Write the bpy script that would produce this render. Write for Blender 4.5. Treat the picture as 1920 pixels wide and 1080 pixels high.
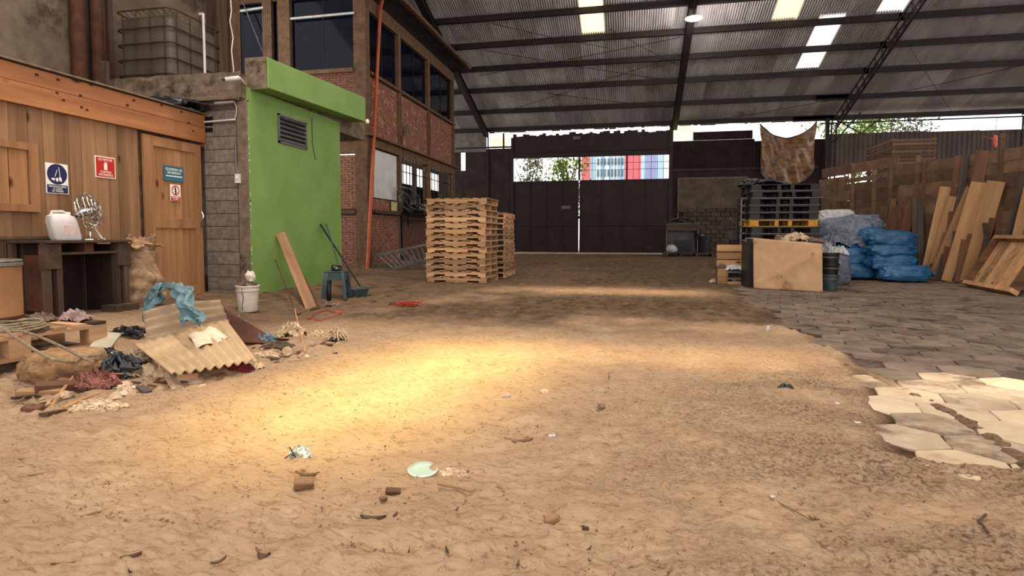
import bpy, bmesh, math, random
import numpy as np
from mathutils import Vector, Matrix, noise as mnoise

scene = bpy.context.scene
for o in list(bpy.data.objects):
    bpy.data.objects.remove(o)
COL = scene.collection
R = random.Random(7)

# ------------------------------------------------------------------ camera
F, CX, CY, H = 1080.0, 960.0, 500.0, 1.05      # focal length in pixels of a 1920 px wide frame, eye height
PITCH = math.atan(60 / F)
YAW = math.atan(225 / F * math.cos(PITCH))
cam_d = bpy.data.cameras.new('camera')
cam = bpy.data.objects.new('camera', cam_d)
COL.objects.link(cam)
cam_d.sensor_width = 36.0
cam_d.lens = F / 1920 * 36.0
cam_d.shift_y = -40 / 1920
cam_d.clip_start = 0.05
cam_d.clip_end = 500
cam.location = (0, 0, H)
cam.rotation_euler = (math.pi / 2 - PITCH, 0, YAW)
scene.camera = cam

# ------------------------------------------------------------------ world
world = bpy.data.worlds.new('overcast_sky')
scene.world = world
world.use_nodes = True
wn = world.node_tree
bg = wn.nodes['Background']
bg.inputs['Color'].default_value = (1.0, 0.98, 0.96, 1)
bg.inputs['Strength'].default_value = 2.4

# ------------------------------------------------------------------ exposure
vs = scene.view_settings
vs.view_transform = 'Standard'
vs.look = 'None'
vs.gamma = 1.0
vs.use_curve_mapping = False
vs.exposure = 0.0

# ------------------------------------------------------------------ lights (area lamps added overhead, standing in for unseen skylights)
def area(name, loc, sx, sy, power, color, spread=180, target=None, rotz=0.0):
    d = bpy.data.lights.new(name, 'AREA')
    d.shape = 'RECTANGLE'
    d.size, d.size_y = sx, sy
    d.energy = power
    d.color = color
    d.spread = math.radians(spread)
    o = bpy.data.objects.new(name, d)
    COL.objects.link(o)
    o.location = loc
    if target is not None:
        q = (Vector(target) - Vector(loc)).to_track_quat('-Z', 'Y')
        o.rotation_euler = q.to_euler()
    else:
        o.rotation_euler = (0, 0, rotz)
    return o
WARM = (1.0, 0.91, 0.80)
area('fill_foreground', (-0.5, 2.2, 8.6), 9.0, 4.5, 560, WARM)
area('key_left', (-4.6, 6.4, 8.9), 1.6, 1.2, 500, (1.0, 0.88, 0.74), 180, (-.5, 3.0, 0))  # small lamp added for crisper shadows on the sand
area('fill_left_aisle', (-3.0, 6.0, 9.4), 5.0, 4.0, 130, WARM)
area('fill_right_aisle', (5.5, 9.5, 10.5), 6.0, 4.0, 210, (1.0, 0.93, 0.84))
area('fill_middle', (-1.0, 15.0, 11.4), 6.0, 3.0, 120, (1.0, 0.93, 0.84))
# narrow shafts of daylight that make the pale patches on the floor
area('yellow_shaft', (-1.55, 3.75, 8.3), 0.95, 2.6, 44, (1.0, 0.86, 0.32), 14, None, -0.20)
area('yellow_shaft_side', (0.2, 5.0, 8.9), 2.6, 0.35, 9, (1.0, 0.80, 0.42), 9, None, -0.05)
area('pale_shaft', (3.1, 4.6, 8.7), 2.6, 0.62, 9, (1.0, 0.90, 0.74), 6, None, 0.10)
area('far_shaft', (-0.6, 10.6, 10.4), 3.6, 0.5, 9, (1.0, 0.80, 0.45), 9, None, 0.0)

# ------------------------------------------------------------------ pixel <-> room helpers (used to read positions off real planes)
FW = Vector((-math.sin(YAW) * math.cos(PITCH), math.cos(YAW) * math.cos(PITCH), -math.sin(PITCH)))
RT = Vector((math.cos(YAW), math.sin(YAW), 0))
UP = RT.cross(FW)
EYE = Vector((0, 0, H))
def ray(px, py):
    return FW + RT * ((px - CX) / F) - UP * ((py - CY) / F)
def onX(px, py, X):
    d = ray(px, py); return EYE + d * (X / d.x)
def onY(px, py, Y):
    d = ray(px, py); return EYE + d * (Y / d.y)
def onZ(px, py, z=0.0):
    d = ray(px, py); return EYE + d * ((z - H) / d.z)
def onP(px, py, p, n):
    d = ray(px, py); n = Vector(n); return EYE + d * ((Vector(p) - EYE).dot(n) / d.dot(n))

# ------------------------------------------------------------------ terrain functions
def _hash(ix, iy, seed):
    v = np.sin(ix * 127.1 + iy * 311.7 + seed * 74.7) * 43758.5453
    return v - np.floor(v)
def vnoise(x, y, seed=0):
    x = np.asarray(x, dtype=float); y = np.asarray(y, dtype=float)
    ix, iy = np.floor(x), np.floor(y)
    fx, fy = x - ix, y - iy
    fx = fx * fx * (3 - 2 * fx); fy = fy * fy * (3 - 2 * fy)
    a = _hash(ix, iy, seed); b = _hash(ix + 1, iy, seed)
    c = _hash(ix, iy + 1, seed); d = _hash(ix + 1, iy + 1, seed)
    return (a + (b - a) * fx) * (1 - fy) + (c + (d - c) * fx) * fy
def fbm(x, y, oct=4, seed=0):
    s, a, t = 0, 1.0, 0
    for i in range(oct):
        s = s + a * vnoise(x * 2 ** i, y * 2 ** i, seed + i); t += a; a *= .5
    return s / t
def sst(a, b, x):
    t = np.clip((x - a) / (b - a), 0, 1); return t * t * (3 - 2 * t)
def bound_x(y):
    return np.interp(y, [0, 2.6, 2.85, 3.0, 3.45, 4.2, 4.9, 6.0, 10.0, 14.0, 31.0], [9, 3.2, 1.75, 1.22, 1.27, 1.55, 1.68, 1.72, 1.75, 2.2, 3.2])
def paved(x, y):
    e = (fbm(x * 2.2, y * 2.2, 3, 5) - .5) * .35
    m = sst(-0.06, 0.10, x - bound_x(y) + e)
    return m * sst(26, 20, y)
def macro(x, y):
    z = .13 * sst(-4.3, -5.5, x) * sst(13.5, 11.5, y) * sst(1.0, 3.0, y)
    z = z + .10 * np.exp(-(((x + 4.25) / .55) ** 2 + ((y - 3.85) / .5) ** 2))
    z = z + .05 * np.exp(-(((x + 3.0) / .5) ** 2 + ((y - 4.75) / .4) ** 2))
    z = z + .05 * (fbm(x * .45 + 3, y * .45, 2, 11) - .5) * sst(2.0, 1.0, x) * sst(17, 12, y)
    return z
def gz(x, y):
    return float(macro(np.array(x), np.array(y)) + .012)
def G(px, py, dz=0.0):
    z = 0.0
    for _ in range(6):
        p = onZ(px, py, z)
        z = gz(p.x, p.y)
    return Vector((p.x, p.y, z + dz))

# ------------------------------------------------------------------ materials
def C(r, g, b):
    f = lambda c: (c / 255 / 12.92) if c / 255 <= .04045 else ((c / 255 + .055) / 1.055) ** 2.4
    return (f(r), f(g), f(b), 1)
def nd(nt, typ, **kw):
    n = nt.nodes.new(typ)
    for k, v in kw.items():
        if k in n.inputs: n.inputs[k].default_value = v
        else: setattr(n, k, v)
    return n
MATS = {}
def mat(name, c1, c2=None, rough=.85, scale=4.0, stretch=(1, 1, 1), bump=.25, metal=0.0, var=.12, detail=6, lo=.35, hi=.65,
        knots=False, spec=.3, spots=None, spot_scale=1.2, spot_lo=.56, bdist=.02, alpha=1.0, trans=0.0):
    if name in MATS: return MATS[name]
    m = bpy.data.materials.new(name); m.use_nodes = True
    nt = m.node_tree; L = nt.links
    b = nt.nodes['Principled BSDF']
    b.inputs['Roughness'].default_value = rough
    b.inputs['Metallic'].default_value = metal
    b.inputs['Specular IOR Level'].default_value = spec
    b.inputs['Alpha'].default_value = alpha
    b.inputs['Transmission Weight'].default_value = trans
    c2 = c2 or tuple(v * .6 for v in c1[:3]) + (1,)
    tc = nd(nt, 'ShaderNodeTexCoord')
    oi = nd(nt, 'ShaderNodeObjectInfo')
    off = nd(nt, 'ShaderNodeVectorMath', operation='ADD')
    mul = nd(nt, 'ShaderNodeMath', operation='MULTIPLY'); mul.inputs[1].default_value = 37.0
    L.new(oi.outputs['Random'], mul.inputs[0])
    L.new(tc.outputs['Object'], off.inputs[0]); L.new(mul.outputs[0], off.inputs[1])
    mp = nd(nt, 'ShaderNodeMapping'); mp.inputs['Scale'].default_value = tuple(scale * s for s in stretch)
    L.new(off.outputs[0], mp.inputs['Vector'])
    n1 = nd(nt, 'ShaderNodeTexNoise', Scale=1.0, Detail=detail, Roughness=.62)
    L.new(mp.outputs[0], n1.inputs['Vector'])
    cr = nd(nt, 'ShaderNodeValToRGB')
    cr.color_ramp.elements[0].position = lo; cr.color_ramp.elements[0].color = c1
    cr.color_ramp.elements[1].position = hi; cr.color_ramp.elements[1].color = c2
    L.new(n1.outputs['Fac'], cr.inputs['Fac'])
    out = cr.outputs['Color']
    if knots:
        mk = nd(nt, 'ShaderNodeMapping'); mk.inputs['Scale'].default_value = tuple(3.2 * max(s, .45) for s in stretch)
        L.new(off.outputs[0], mk.inputs['Vector'])
        vo = nd(nt, 'ShaderNodeTexVoronoi', Scale=1.0)
        L.new(mk.outputs[0], vo.inputs['Vector'])
        kr = nd(nt, 'ShaderNodeValToRGB')
        kr.color_ramp.elements[0].position = .05; kr.color_ramp.elements[0].color = (1, 1, 1, 1)
        kr.color_ramp.elements[1].position = .12; kr.color_ramp.elements[1].color = (0, 0, 0, 1)
        L.new(vo.outputs['Distance'], kr.inputs['Fac'])
        mx = nd(nt, 'ShaderNodeMix', data_type='RGBA')
        L.new(kr.outputs['Color'], mx.inputs['Factor']); L.new(out, mx.inputs['A'])
        mx.inputs['B'].default_value = C(70, 34, 18); out = mx.outputs['Result']
    if spots:
        n2 = nd(nt, 'ShaderNodeTexNoise', Scale=spot_scale, Detail=7.0, Roughness=.7)
        L.new(off.outputs[0], n2.inputs['Vector'])
        sr = nd(nt, 'ShaderNodeValToRGB')
        sr.color_ramp.elements[0].position = spot_lo; sr.color_ramp.elements[0].color = (0, 0, 0, 1)
        sr.color_ramp.elements[1].position = spot_lo + .1; sr.color_ramp.elements[1].color = (1, 1, 1, 1)
        L.new(n2.outputs['Fac'], sr.inputs['Fac'])
        mx = nd(nt, 'ShaderNodeMix', data_type='RGBA')
        L.new(sr.outputs['Color'], mx.inputs['Factor']); L.new(out, mx.inputs['A'])
        mx.inputs['B'].default_value = spots; out = mx.outputs['Result']
    if var:
        hs = nd(nt, 'ShaderNodeHueSaturation')
        mr = nd(nt, 'ShaderNodeMapRange')
        mr.inputs['To Min'].default_value = 1 - var * 1.5; mr.inputs['To Max'].default_value = 1 + var * 1.2
        L.new(oi.outputs['Random'], mr.inputs['Value']); L.new(mr.outputs[0], hs.inputs['Value'])
        L.new(out, hs.inputs['Color']); out = hs.outputs['Color']
    L.new(out, b.inputs['Base Color'])
    if bump:
        bp = nd(nt, 'ShaderNodeBump', Strength=bump, Distance=bdist)
        L.new(n1.outputs['Fac'], bp.inputs['Height']); L.new(bp.outputs[0], b.inputs['Normal'])
    MATS[name] = m
    return m
def wood(name, c1, c2, axis='X', scale=5.0, **kw):
    st = {'X': (.08, 1, 1), 'Y': (1, .08, 1), 'Z': (1, 1, .08)}[axis]
    kw.setdefault('knots', True); kw.setdefault('lo', .3); kw.setdefault('hi', .7)
    return mat(name, c1, c2, scale=scale * 2, stretch=st, **kw)
def emis(name, col, strength, stripes=None):
    m = bpy.data.materials.new(name); m.use_nodes = True
    nt = m.node_tree; b = nt.nodes['Principled BSDF']
    b.inputs['Base Color'].default_value = col
    b.inputs['Emission Color'].default_value = col
    b.inputs['Emission Strength'].default_value = strength
    b.inputs['Roughness'].default_value = .5
    return m

# colours
pine = lambda ax, n='': wood('pine' + n + ax, C(196, 142, 92), C(158, 104, 60), ax)
M_board = wood('shed_board', C(150, 114, 82), C(108, 76, 50), 'Z', 3.0, var=.16)
M_fascia = wood('fascia_board', C(172, 116, 74), C(130, 82, 50), 'Y', 3.0, var=.08)
M_door = wood('door_board', C(168, 122, 82), C(124, 86, 54), 'Z', 3.0, var=.10)
M_dado = wood('dado_board', C(112, 86, 62), C(76, 56, 40), 'Z', 4.0, var=.2)
M_oldwood = wood('old_wood', C(92, 72, 58), C(54, 40, 30), 'X', 4.0, var=.2)
M_oldwoodZ = wood('old_wood_upright', C(92, 72, 58), C(54, 40, 30), 'Z', 4.0, var=.2)
M_pallet = wood('pallet_wood', C(200, 160, 120), C(142, 104, 74), 'X', 4.0, var=.28)
M_palletY = wood('pallet_wood_cross', C(200, 160, 120), C(150, 110, 78), 'Y', 4.0, var=.2)
M_plank = wood('plank_wood', C(184, 142, 100), C(134, 98, 66), 'X', 3.0, var=.22)
M_plankd = wood('plank_dark', C(120, 84, 60), C(80, 54, 38), 'X', 3.0, var=.25)
M_plankg = wood('plank_grey', C(84, 74, 68), C(54, 46, 42), 'X', 3.0, var=.2)
M_fence = wood('fence_board', C(112, 86, 66), C(76, 56, 42), 'X', 2.0, var=.22)
M_green = mat('green_paint', C(120, 150, 80), C(108, 138, 70), rough=.6, scale=1.5, bump=.08, var=0, spots=C(84, 112, 62), spot_scale=2.2, spot_lo=.64)
M_conc = mat('concrete', C(120, 104, 88), C(86, 72, 58), scale=6, bump=.5, var=.05, spots=C(62, 50, 40), spot_scale=3, spot_lo=.56)
M_block = mat('concrete_block', C(124, 112, 102), C(98, 88, 78), scale=14, bump=.6, var=.10)
M_mortar = mat('mortar', C(92, 80, 70), C(70, 60, 52), scale=20, bump=.4, var=0)
M_plaster = mat('stained_plaster', C(122, 106, 90), C(94, 78, 64), scale=2.2, bump=.35, var=0, spots=C(66, 54, 42), spot_scale=1.1, spot_lo=.55)
M_brick = mat('brick', C(138, 94, 74), C(104, 68, 54), scale=9, bump=.4, var=.25, spots=C(172, 130, 108), spot_scale=5, spot_lo=.6)
M_offwood = mat('office_frame', C(116, 88, 64), C(88, 64, 46), scale=6, bump=.2, var=.06)
M_darkglass = mat('dark_glass', C(8, 14, 30), C(6, 10, 22), rough=.05, bump=0, var=0, spec=.12)
M_darkwall = mat('dark_wall', C(50, 36, 31), C(32, 22, 19), scale=2, bump=.2, var=.06)
M_gate = mat('gate_steel', C(46, 27, 22), C(30, 17, 14), rough=.6, scale=1.4, bump=.1, var=.08, spots=C(74, 46, 34), spot_scale=2.0, spot_lo=.6)
M_greypanel = mat('grey_panel', C(112, 104, 100), C(84, 76, 72), scale=3, bump=.1, var=.05)
M_roof = mat('roof_sheet', C(206, 200, 198), C(168, 160, 158), rough=.45, scale=1.2, stretch=(1, .4, 1), bump=.05, metal=.2, var=.14, spots=C(140, 120, 108), spot_scale=.8, spot_lo=.62)
M_steel = mat('dark_steel', C(38, 28, 26), C(24, 18, 16), rough=.6, scale=5, bump=.1, var=.08)
M_skyY = emis('yellow_skylight', (1.0, .86, .50, 1), 1.15)
M_skyW = emis('white_skylight', (.9, .9, .86, 1), .8)
M_skyO = emis('orange_skylight', (1.0, .80, .48, 1), 1.0)
M_red = mat('red_paint', C(190, 40, 30), C(170, 34, 26), rough=.5, bump=0, var=0)
M_white = mat('white_paint', C(235, 228, 215), C(222, 214, 200), rough=.5, bump=0, var=0)
M_navy = mat('navy_paint', C(34, 38, 84), C(30, 32, 74), rough=.5, bump=0, var=0)
M_teal = mat('teal_paint', C(52, 108, 132), C(46, 96, 118), rough=.5, bump=0, var=0)
M_black = mat('black_plastic', C(26, 26, 28), C(16, 16, 18), rough=.35, bump=.1, scale=10)
M_blackbag = mat('black_bag', C(34, 36, 42), C(18, 20, 24), rough=.25, bump=.3, scale=18, spec=.6)
M_chrome = mat('chrome', C(210, 210, 205), C(180, 178, 172), rough=.15, metal=1.0, bump=0, var=0)
M_wire = mat('grey_wire', C(150, 146, 138), C(110, 106, 100), rough=.4, metal=.6, bump=0)
M_alu = mat('dull_aluminium', C(120, 116, 114), C(86, 82, 80), rough=.45, metal=.5, bump=0)
M_orange = mat('orange_pipe', C(196, 96, 56), C(164, 76, 44), rough=.5, scale=3, bump=.05)
M_blue = mat('blue_sack', C(44, 104, 148), C(28, 72, 112), rough=.32, scale=9, stretch=(1, 2.5, 2.5), bump=.5, var=.12, spec=.5, spots=C(110, 160, 190), spot_scale=9, spot_lo=.66)
M_greysack = mat('grey_blue_sack', C(122, 128, 142), C(86, 92, 106), rough=.45, scale=12, bump=.6, var=.2, spots=C(170, 172, 180), spot_scale=7, spot_lo=.6)
M_whitesack = mat('white_sack', C(196, 196, 196), C(150, 150, 152), rough=.5, scale=12, bump=.5)
M_burlap = mat('brown_sack', C(168, 136, 104), C(132, 104, 78), rough=.8, scale=14, stretch=(1, 1, 2), bump=.3)
M_paper = mat('printed_paper', C(232, 214, 184), C(206, 188, 158), rough=.8, scale=18, bump=.1, spots=C(150, 132, 110), spot_scale=26, spot_lo=.60)
M_cement = mat('fibre_cement', C(186, 160, 124), C(154, 128, 96), rough=.9, scale=3, stretch=(1, .3, 1), bump=.2, spots=C(116, 94, 70), spot_scale=3, spot_lo=.62)
M_cement2 = mat('fibre_cement_dark', C(160, 136, 108), C(124, 102, 80), rough=.9, scale=3, stretch=(1, .3, 1), bump=.2, spots=C(90, 72, 56), spot_scale=3, spot_lo=.58)
M_card = mat('cardboard', C(176, 142, 108), C(156, 124, 92), rough=.85, scale=3, bump=.08, spots=C(120, 86, 56), spot_scale=2.2, spot_lo=.60)
M_drum = mat('drum_board', C(164, 120, 82), C(138, 98, 66), rough=.8, scale=2, bump=.1)
M_cyan = mat('blue_cloth', C(120, 146, 150), C(80, 110, 118), rough=.9, scale=20, bump=.6)
M_maroon = mat('maroon_cloth', C(120, 40, 40), C(80, 24, 28), rough=.9, scale=16, bump=.5)
M_pinkrag = mat('pink_rag', C(168, 110, 96), C(110, 64, 58), rough=.9, scale=24, bump=.7)
M_lilac = mat('lilac_cloth', C(170, 148, 140), C(138, 116, 110), rough=.9, scale=10, bump=.3)
M_clothgrey = mat('grey_rag', C(120, 102, 86), C(90, 74, 60), rough=.9, scale=12, bump=.4)
M_papercr = mat('crumpled_paper', C(214, 190, 158), C(176, 148, 116), rough=.85, scale=14, bump=.5)
M_greentrash = mat('glass_bottle', C(40, 84, 44), C(24, 60, 30), rough=.1, bump=0, spec=.8)
M_bucket = mat('dirty_white_bucket', C(206, 194, 178), C(172, 158, 142), rough=.5, scale=4, bump=.1, spots=C(120, 100, 84), spot_scale=4, spot_lo=.58)
M_stool = mat('teal_plastic', C(64, 80, 82), C(46, 60, 62), rough=.4, scale=5, bump=.05, spots=C(92, 84, 78), spot_scale=5, spot_lo=.62)
M_rope = mat('rope', C(150, 132, 108), C(110, 94, 74), rough=.9, scale=30, bump=.5)
M_stone = mat('rubble_stone', C(196, 170, 142), C(150, 124, 98), rough=.9, scale=6, bump=.6, var=.2)
M_rbrick = mat('sandy_brick', C(188, 142, 108), C(158, 112, 82), rough=.9, scale=8, bump=.4)
M_chip = mat('wood_chip', C(150, 116, 84), C(92, 66, 46), rough=.9, scale=10, bump=.3, var=.35)
M_chipd = mat('dark_fragment', C(96, 74, 56), C(58, 44, 34), rough=.9, scale=10, bump=.3, var=.3)
M_tarp = mat('brown_tarp', C(150, 112, 76), C(84, 60, 44), rough=.35, scale=3, stretch=(1, 1, 2), bump=.3, spec=.5)
M_plastl = mat('pale_pallet_plastic', C(112, 108, 102), C(84, 80, 76), rough=.5, scale=6, bump=.1, var=.2)  # runners paler than the deck and blocks
M_plast = mat('dark_pallet_plastic', C(38, 35, 32), C(24, 22, 20), rough=.5, scale=6, bump=.1, var=.2)
M_yel = mat('yellow_pallet_plastic', C(190, 138, 40), C(160, 110, 30), rough=.5, scale=6, bump=.1)
M_tank = mat('grimy_tank', C(92, 82, 70), C(68, 58, 48), rough=.5, scale=3, stretch=(1, 1, .2), bump=.1)
M_cage = mat('rusty_cage', C(72, 54, 44), C(50, 36, 30), rough=.6, scale=8, bump=.1)
M_tile = mat('stone_tile', C(178, 170, 146), C(150, 140, 116), rough=.6, scale=4, bump=.1)
M_rust = mat('rusty_pipe', C(96, 58, 38), C(62, 40, 30), rough=.8, scale=4, bump=.2)
M_redcord = mat('red_cord', C(190, 60, 44), C(150, 44, 34), rough=.7, bump=.1)
M_jug = mat('milky_plastic', C(206, 200, 196), C(184, 176, 172), rough=.4, scale=4, bump=0)
M_leaf = mat('foliage', C(150, 176, 70), C(96, 126, 50), rough=.7, scale=1.2, bump=0)
M_bark = mat('bark', C(110, 92, 76), C(84, 68, 54), rough=.9, bump=.3)

# ------------------------------------------------------------------ objects
def tag(o, label=None, cat=None, group=None, kind=None):
    if label: o['label'] = label
    if cat: o['category'] = cat
    if group: o['group'] = group
    if kind: o['kind'] = kind
    return o
def thing(name, label, cat, loc=(0, 0, 0), rz=0.0, group=None, rot=None):
    o = bpy.data.objects.new(name, None); COL.objects.link(o)
    o.empty_display_size = .1
    o.location = loc; o.rotation_euler = rot if rot else (0, 0, rz)
    return tag(o, label, cat, group)
def link(name, me, parent=None, loc=None, rot=None, scale=None):
    o = bpy.data.objects.new(name, me); COL.objects.link(o)
    if parent: o.parent = parent
    if loc is not None: o.location = loc
    if rot is not None: o.rotation_euler = rot
    if scale is not None: o.scale = scale
    return o
def copy_tree(o, parent=None):
    c = o.copy(); COL.objects.link(c); c.parent = parent
    for ch in o.children:
        copy_tree(ch, c)
    return c
BOXF = [(0, 3, 2, 1), (4, 5, 6, 7), (0, 1, 5, 4), (1, 2, 6, 5), (2, 3, 7, 6), (3, 0, 4, 7)]
class MB:
    def __init__(s): s.v = []; s.f = []; s.sm = False
    def add(s, vs, fs):
        n = len(s.v); s.v += [tuple(v) for v in vs]; s.f += [tuple(i + n for i in f) for f in fs]; return s
    def box(s, c, d, m=None):
        hx, hy, hz = d[0] / 2, d[1] / 2, d[2] / 2
        vs = [Vector(p) for p in [(-hx, -hy, -hz), (hx, -hy, -hz), (hx, hy, -hz), (-hx, hy, -hz), (-hx, -hy, hz), (hx, -hy, hz), (hx, hy, hz), (-hx, hy, hz)]]
        if m is not None: vs = [m @ v for v in vs]
        c = Vector(c)
        return s.add([v + c for v in vs], BOXF)
    def bb(s, a, b):
        a, b = Vector(a), Vector(b)
        return s.box((a + b) / 2, [abs(b[i] - a[i]) for i in range(3)])
    def beam(s, p, q, w, h, up=(0, 0, 1), roll=0.0):
        p, q = Vector(p), Vector(q); x = (q - p).normalized(); u = Vector(up)
        y = u.cross(x)
        if y.length < 1e-4: y = Vector((0, 1, 0)).cross(x)
        y.normalize(); z = x.cross(y)
        if roll:
            y, z = y * math.cos(roll) + z * math.sin(roll), z * math.cos(roll) - y * math.sin(roll)
        m = Matrix((x, y, z)).transposed()
        return s.box((p + q) / 2, ((q - p).length, w, h), m)
    def tube(s, pts, r, n=8, closed=False, caps=True):
        pts = [Vector(p) for p in pts]; k = len(pts)
        rs = r if isinstance(r, (list, tuple)) else [r] * k
        base = len(s.v); prev = None
        for i, p in enumerate(pts):
            a = pts[(i - 1) % k] if (closed or i > 0) else p
            b = pts[(i + 1) % k] if (closed or i < k - 1) else p
            t = (b - a).normalized()
            if prev is None:
                u = t.cross(Vector((0, 0, 1)))
                if u.length < 1e-3: u = t.cross(Vector((1, 0, 0)))
            else:
                u = prev - t * prev.dot(t)
            u.normalize(); prev = u; w = t.cross(u)
            for j in range(n):
                an = 2 * math.pi * j / n
                s.v.append(tuple(p + (u * math.cos(an) + w * math.sin(an)) * rs[i]))
        for i in range(k if closed else k - 1):
            for j in range(n):
                a = base + i * n + j; b = base + i * n + (j + 1) % n
                c = base + ((i + 1) % k) * n + (j + 1) % n; d = base + ((i + 1) % k) * n + j
                s.f.append((a, b, c, d))
        if caps and not closed:
            s.f.append(tuple(base + j for j in range(n))[::-1]); s.f.append(tuple(base + (k - 1) * n + j for j in range(n)))
        s.sm = True
        return s
    def lathe(s, prof, n=20, c=(0, 0, 0), caps=True):
        base = len(s.v); c = Vector(c)
        for (r, z) in prof:
            for j in range(n):
                a = 2 * math.pi * j / n
                s.v.append((c.x + r * math.cos(a), c.y + r * math.sin(a), c.z + z))
        for i in range(len(prof) - 1):
            for j in range(n):
                a = base + i * n + j; b = base + i * n + (j + 1) % n
                s.f.append((a, b, b + n, a + n))
        if caps:
            s.f.append(tuple(base + j for j in range(n))[::-1])
            s.f.append(tuple(base + (len(prof) - 1) * n + j for j in range(n)))
        s.sm = True
        return s
    def grid(s, fn, nu, nv, thick=0.0):
        base = len(s.v)
        for i in range(nu + 1):
            for j in range(nv + 1):
                s.v.append(tuple(fn(i / nu, j / nv)))
        q = lambda i, j: base + i * (nv + 1) + j
        for i in range(nu):
            for j in range(nv):
                s.f.append((q(i, j), q(i + 1, j), q(i + 1, j + 1), q(i, j + 1)))
        return s
    def mesh(s, name, m, smooth=None):
        me = bpy.data.meshes.new(name); me.from_pydata(s.v, [], s.f); me.update()
        if m: me.materials.append(m)
        if s.sm if smooth is None else smooth:
            me.shade_smooth()
            try:
                me.set_sharp_from_angle(angle=math.radians(40))
            except Exception: pass
        return me
    def obj(s, name, m, parent=None, loc=None, rot=None, smooth=None, bevel=0, solid=0):
        o = link(name, s.mesh(name, m, smooth), parent, loc, rot)
        if solid:
            md = o.modifiers.new('s', 'SOLIDIFY'); md.thickness = solid; md.offset = 0
        if bevel:
            md = o.modifiers.new('b', 'BEVEL'); md.width = bevel; md.segments = 2; md.limit_method = 'ANGLE'
        return o
def smooth_path(pts, k=6):
    pts = [Vector(p) for p in pts]; out = []
    for i in range(len(pts) - 1):
        p0, p1, p2, p3 = pts[max(i - 1, 0)], pts[i], pts[i + 1], pts[min(i + 2, len(pts) - 1)]
        for j in range(k):
            t = j / k
            out.append(.5 * ((2 * p1) + (p2 - p0) * t + (2 * p0 - 5 * p1 + 4 * p2 - p3) * t * t + (3 * p1 - p0 - 3 * p2 + p3) * t ** 3))
    return out + [pts[-1]]
def blob(sx, sy, sz, seed=0, n=16, amp=.3, fr=2.0, flat=True, power=1.0, fine=.0):
    mb = MB(); nu, nv = n * 2, n
    def fn(u, v):
        a = 2 * math.pi * u; b = math.pi * (v - .5)
        cp = lambda t: math.copysign(abs(t) ** power, t)
        p = Vector((cp(math.cos(a)) * cp(math.cos(b)), cp(math.sin(a)) * cp(math.cos(b)), cp(math.sin(b))))
        k = 1 + amp * mnoise.noise(p * fr + Vector((seed * 3.1, seed * 1.7, 0))) + fine * mnoise.noise(p * fr * 4 + Vector((seed, 0, 0)))
        q = Vector((p.x * sx * k, p.y * sy * k, p.z * sz * k))
        if flat and q.z < -sz * .8: q.z = -sz * .8
        q.z += sz * .8 if flat else 0
        return q
    mb.grid(fn, nu, nv); mb.sm = True
    return mb
def crumple(sx, sy, sz, seed=0, n=18, fr=3.2):
    """a crumpled sheet: folded, ridged surface resting on the ground"""
    mb = MB()
    def fn(u, v):
        x, y = (u - .5) * 2, (v - .5) * 2
        r = max(0, 1 - (x * x + y * y) * .55)
        s = Vector((seed * 5.3, seed * 2.1, 0))
        a = mnoise.noise(Vector((x * fr, y * fr, 0)) + s)
        b = mnoise.noise(Vector((x * fr * 2.1, y * fr * 2.1, 4)) + s)
        dx = mnoise.noise(Vector((x * fr, y * fr, 9)) + s) * .35
        dy = mnoise.noise(Vector((x * fr, y * fr, 19)) + s) * .35
        z = r * (.45 + (1 - abs(a) * 2.2) * .5 + abs(b) * .5)
        return Vector(((x + dx) * sx, (y + dy) * sy, max(0.002, z * sz)))
    mb.grid(fn, n, n)
    return mb
def put_cloth(name, px, py, sx, sy, sz, m, label, cat, seed=0, rz=0.0, fr=3.2, dz=-.01, n=18, solid=.006, group=None, at=None):
    p = at if at is not None else G(px, py)
    o = crumple(sx, sy, sz, seed, n, fr).obj(name, m, None, (p[0], p[1], p[2] + dz), (0, 0, rz), smooth=False, solid=solid)
    return tag(o, label, cat, group)
def text(body, size, m, parent, loc, rot, name='lettering', ext=.0012, align='CENTER', sx=1.0):
    cu = bpy.data.curves.new(name, 'FONT'); cu.body = body; cu.size = size; cu.extrude = ext
    cu.align_x = align; cu.align_y = 'CENTER'; cu.space_line = .9
    tmp = bpy.data.objects.new('tmp', cu); COL.objects.link(tmp)
    me = bpy.data.meshes.new_from_object(tmp.evaluated_get(bpy.context.evaluated_depsgraph_get()))
    bpy.data.objects.remove(tmp); me.materials.clear(); me.materials.append(m); me.name = name
    o = bpy.data.objects.new(name, me); COL.objects.link(o)
    o.parent = parent; o.location = loc; o.rotation_euler = rot; o.scale = (sx, 1, 1)
    return o
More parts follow.
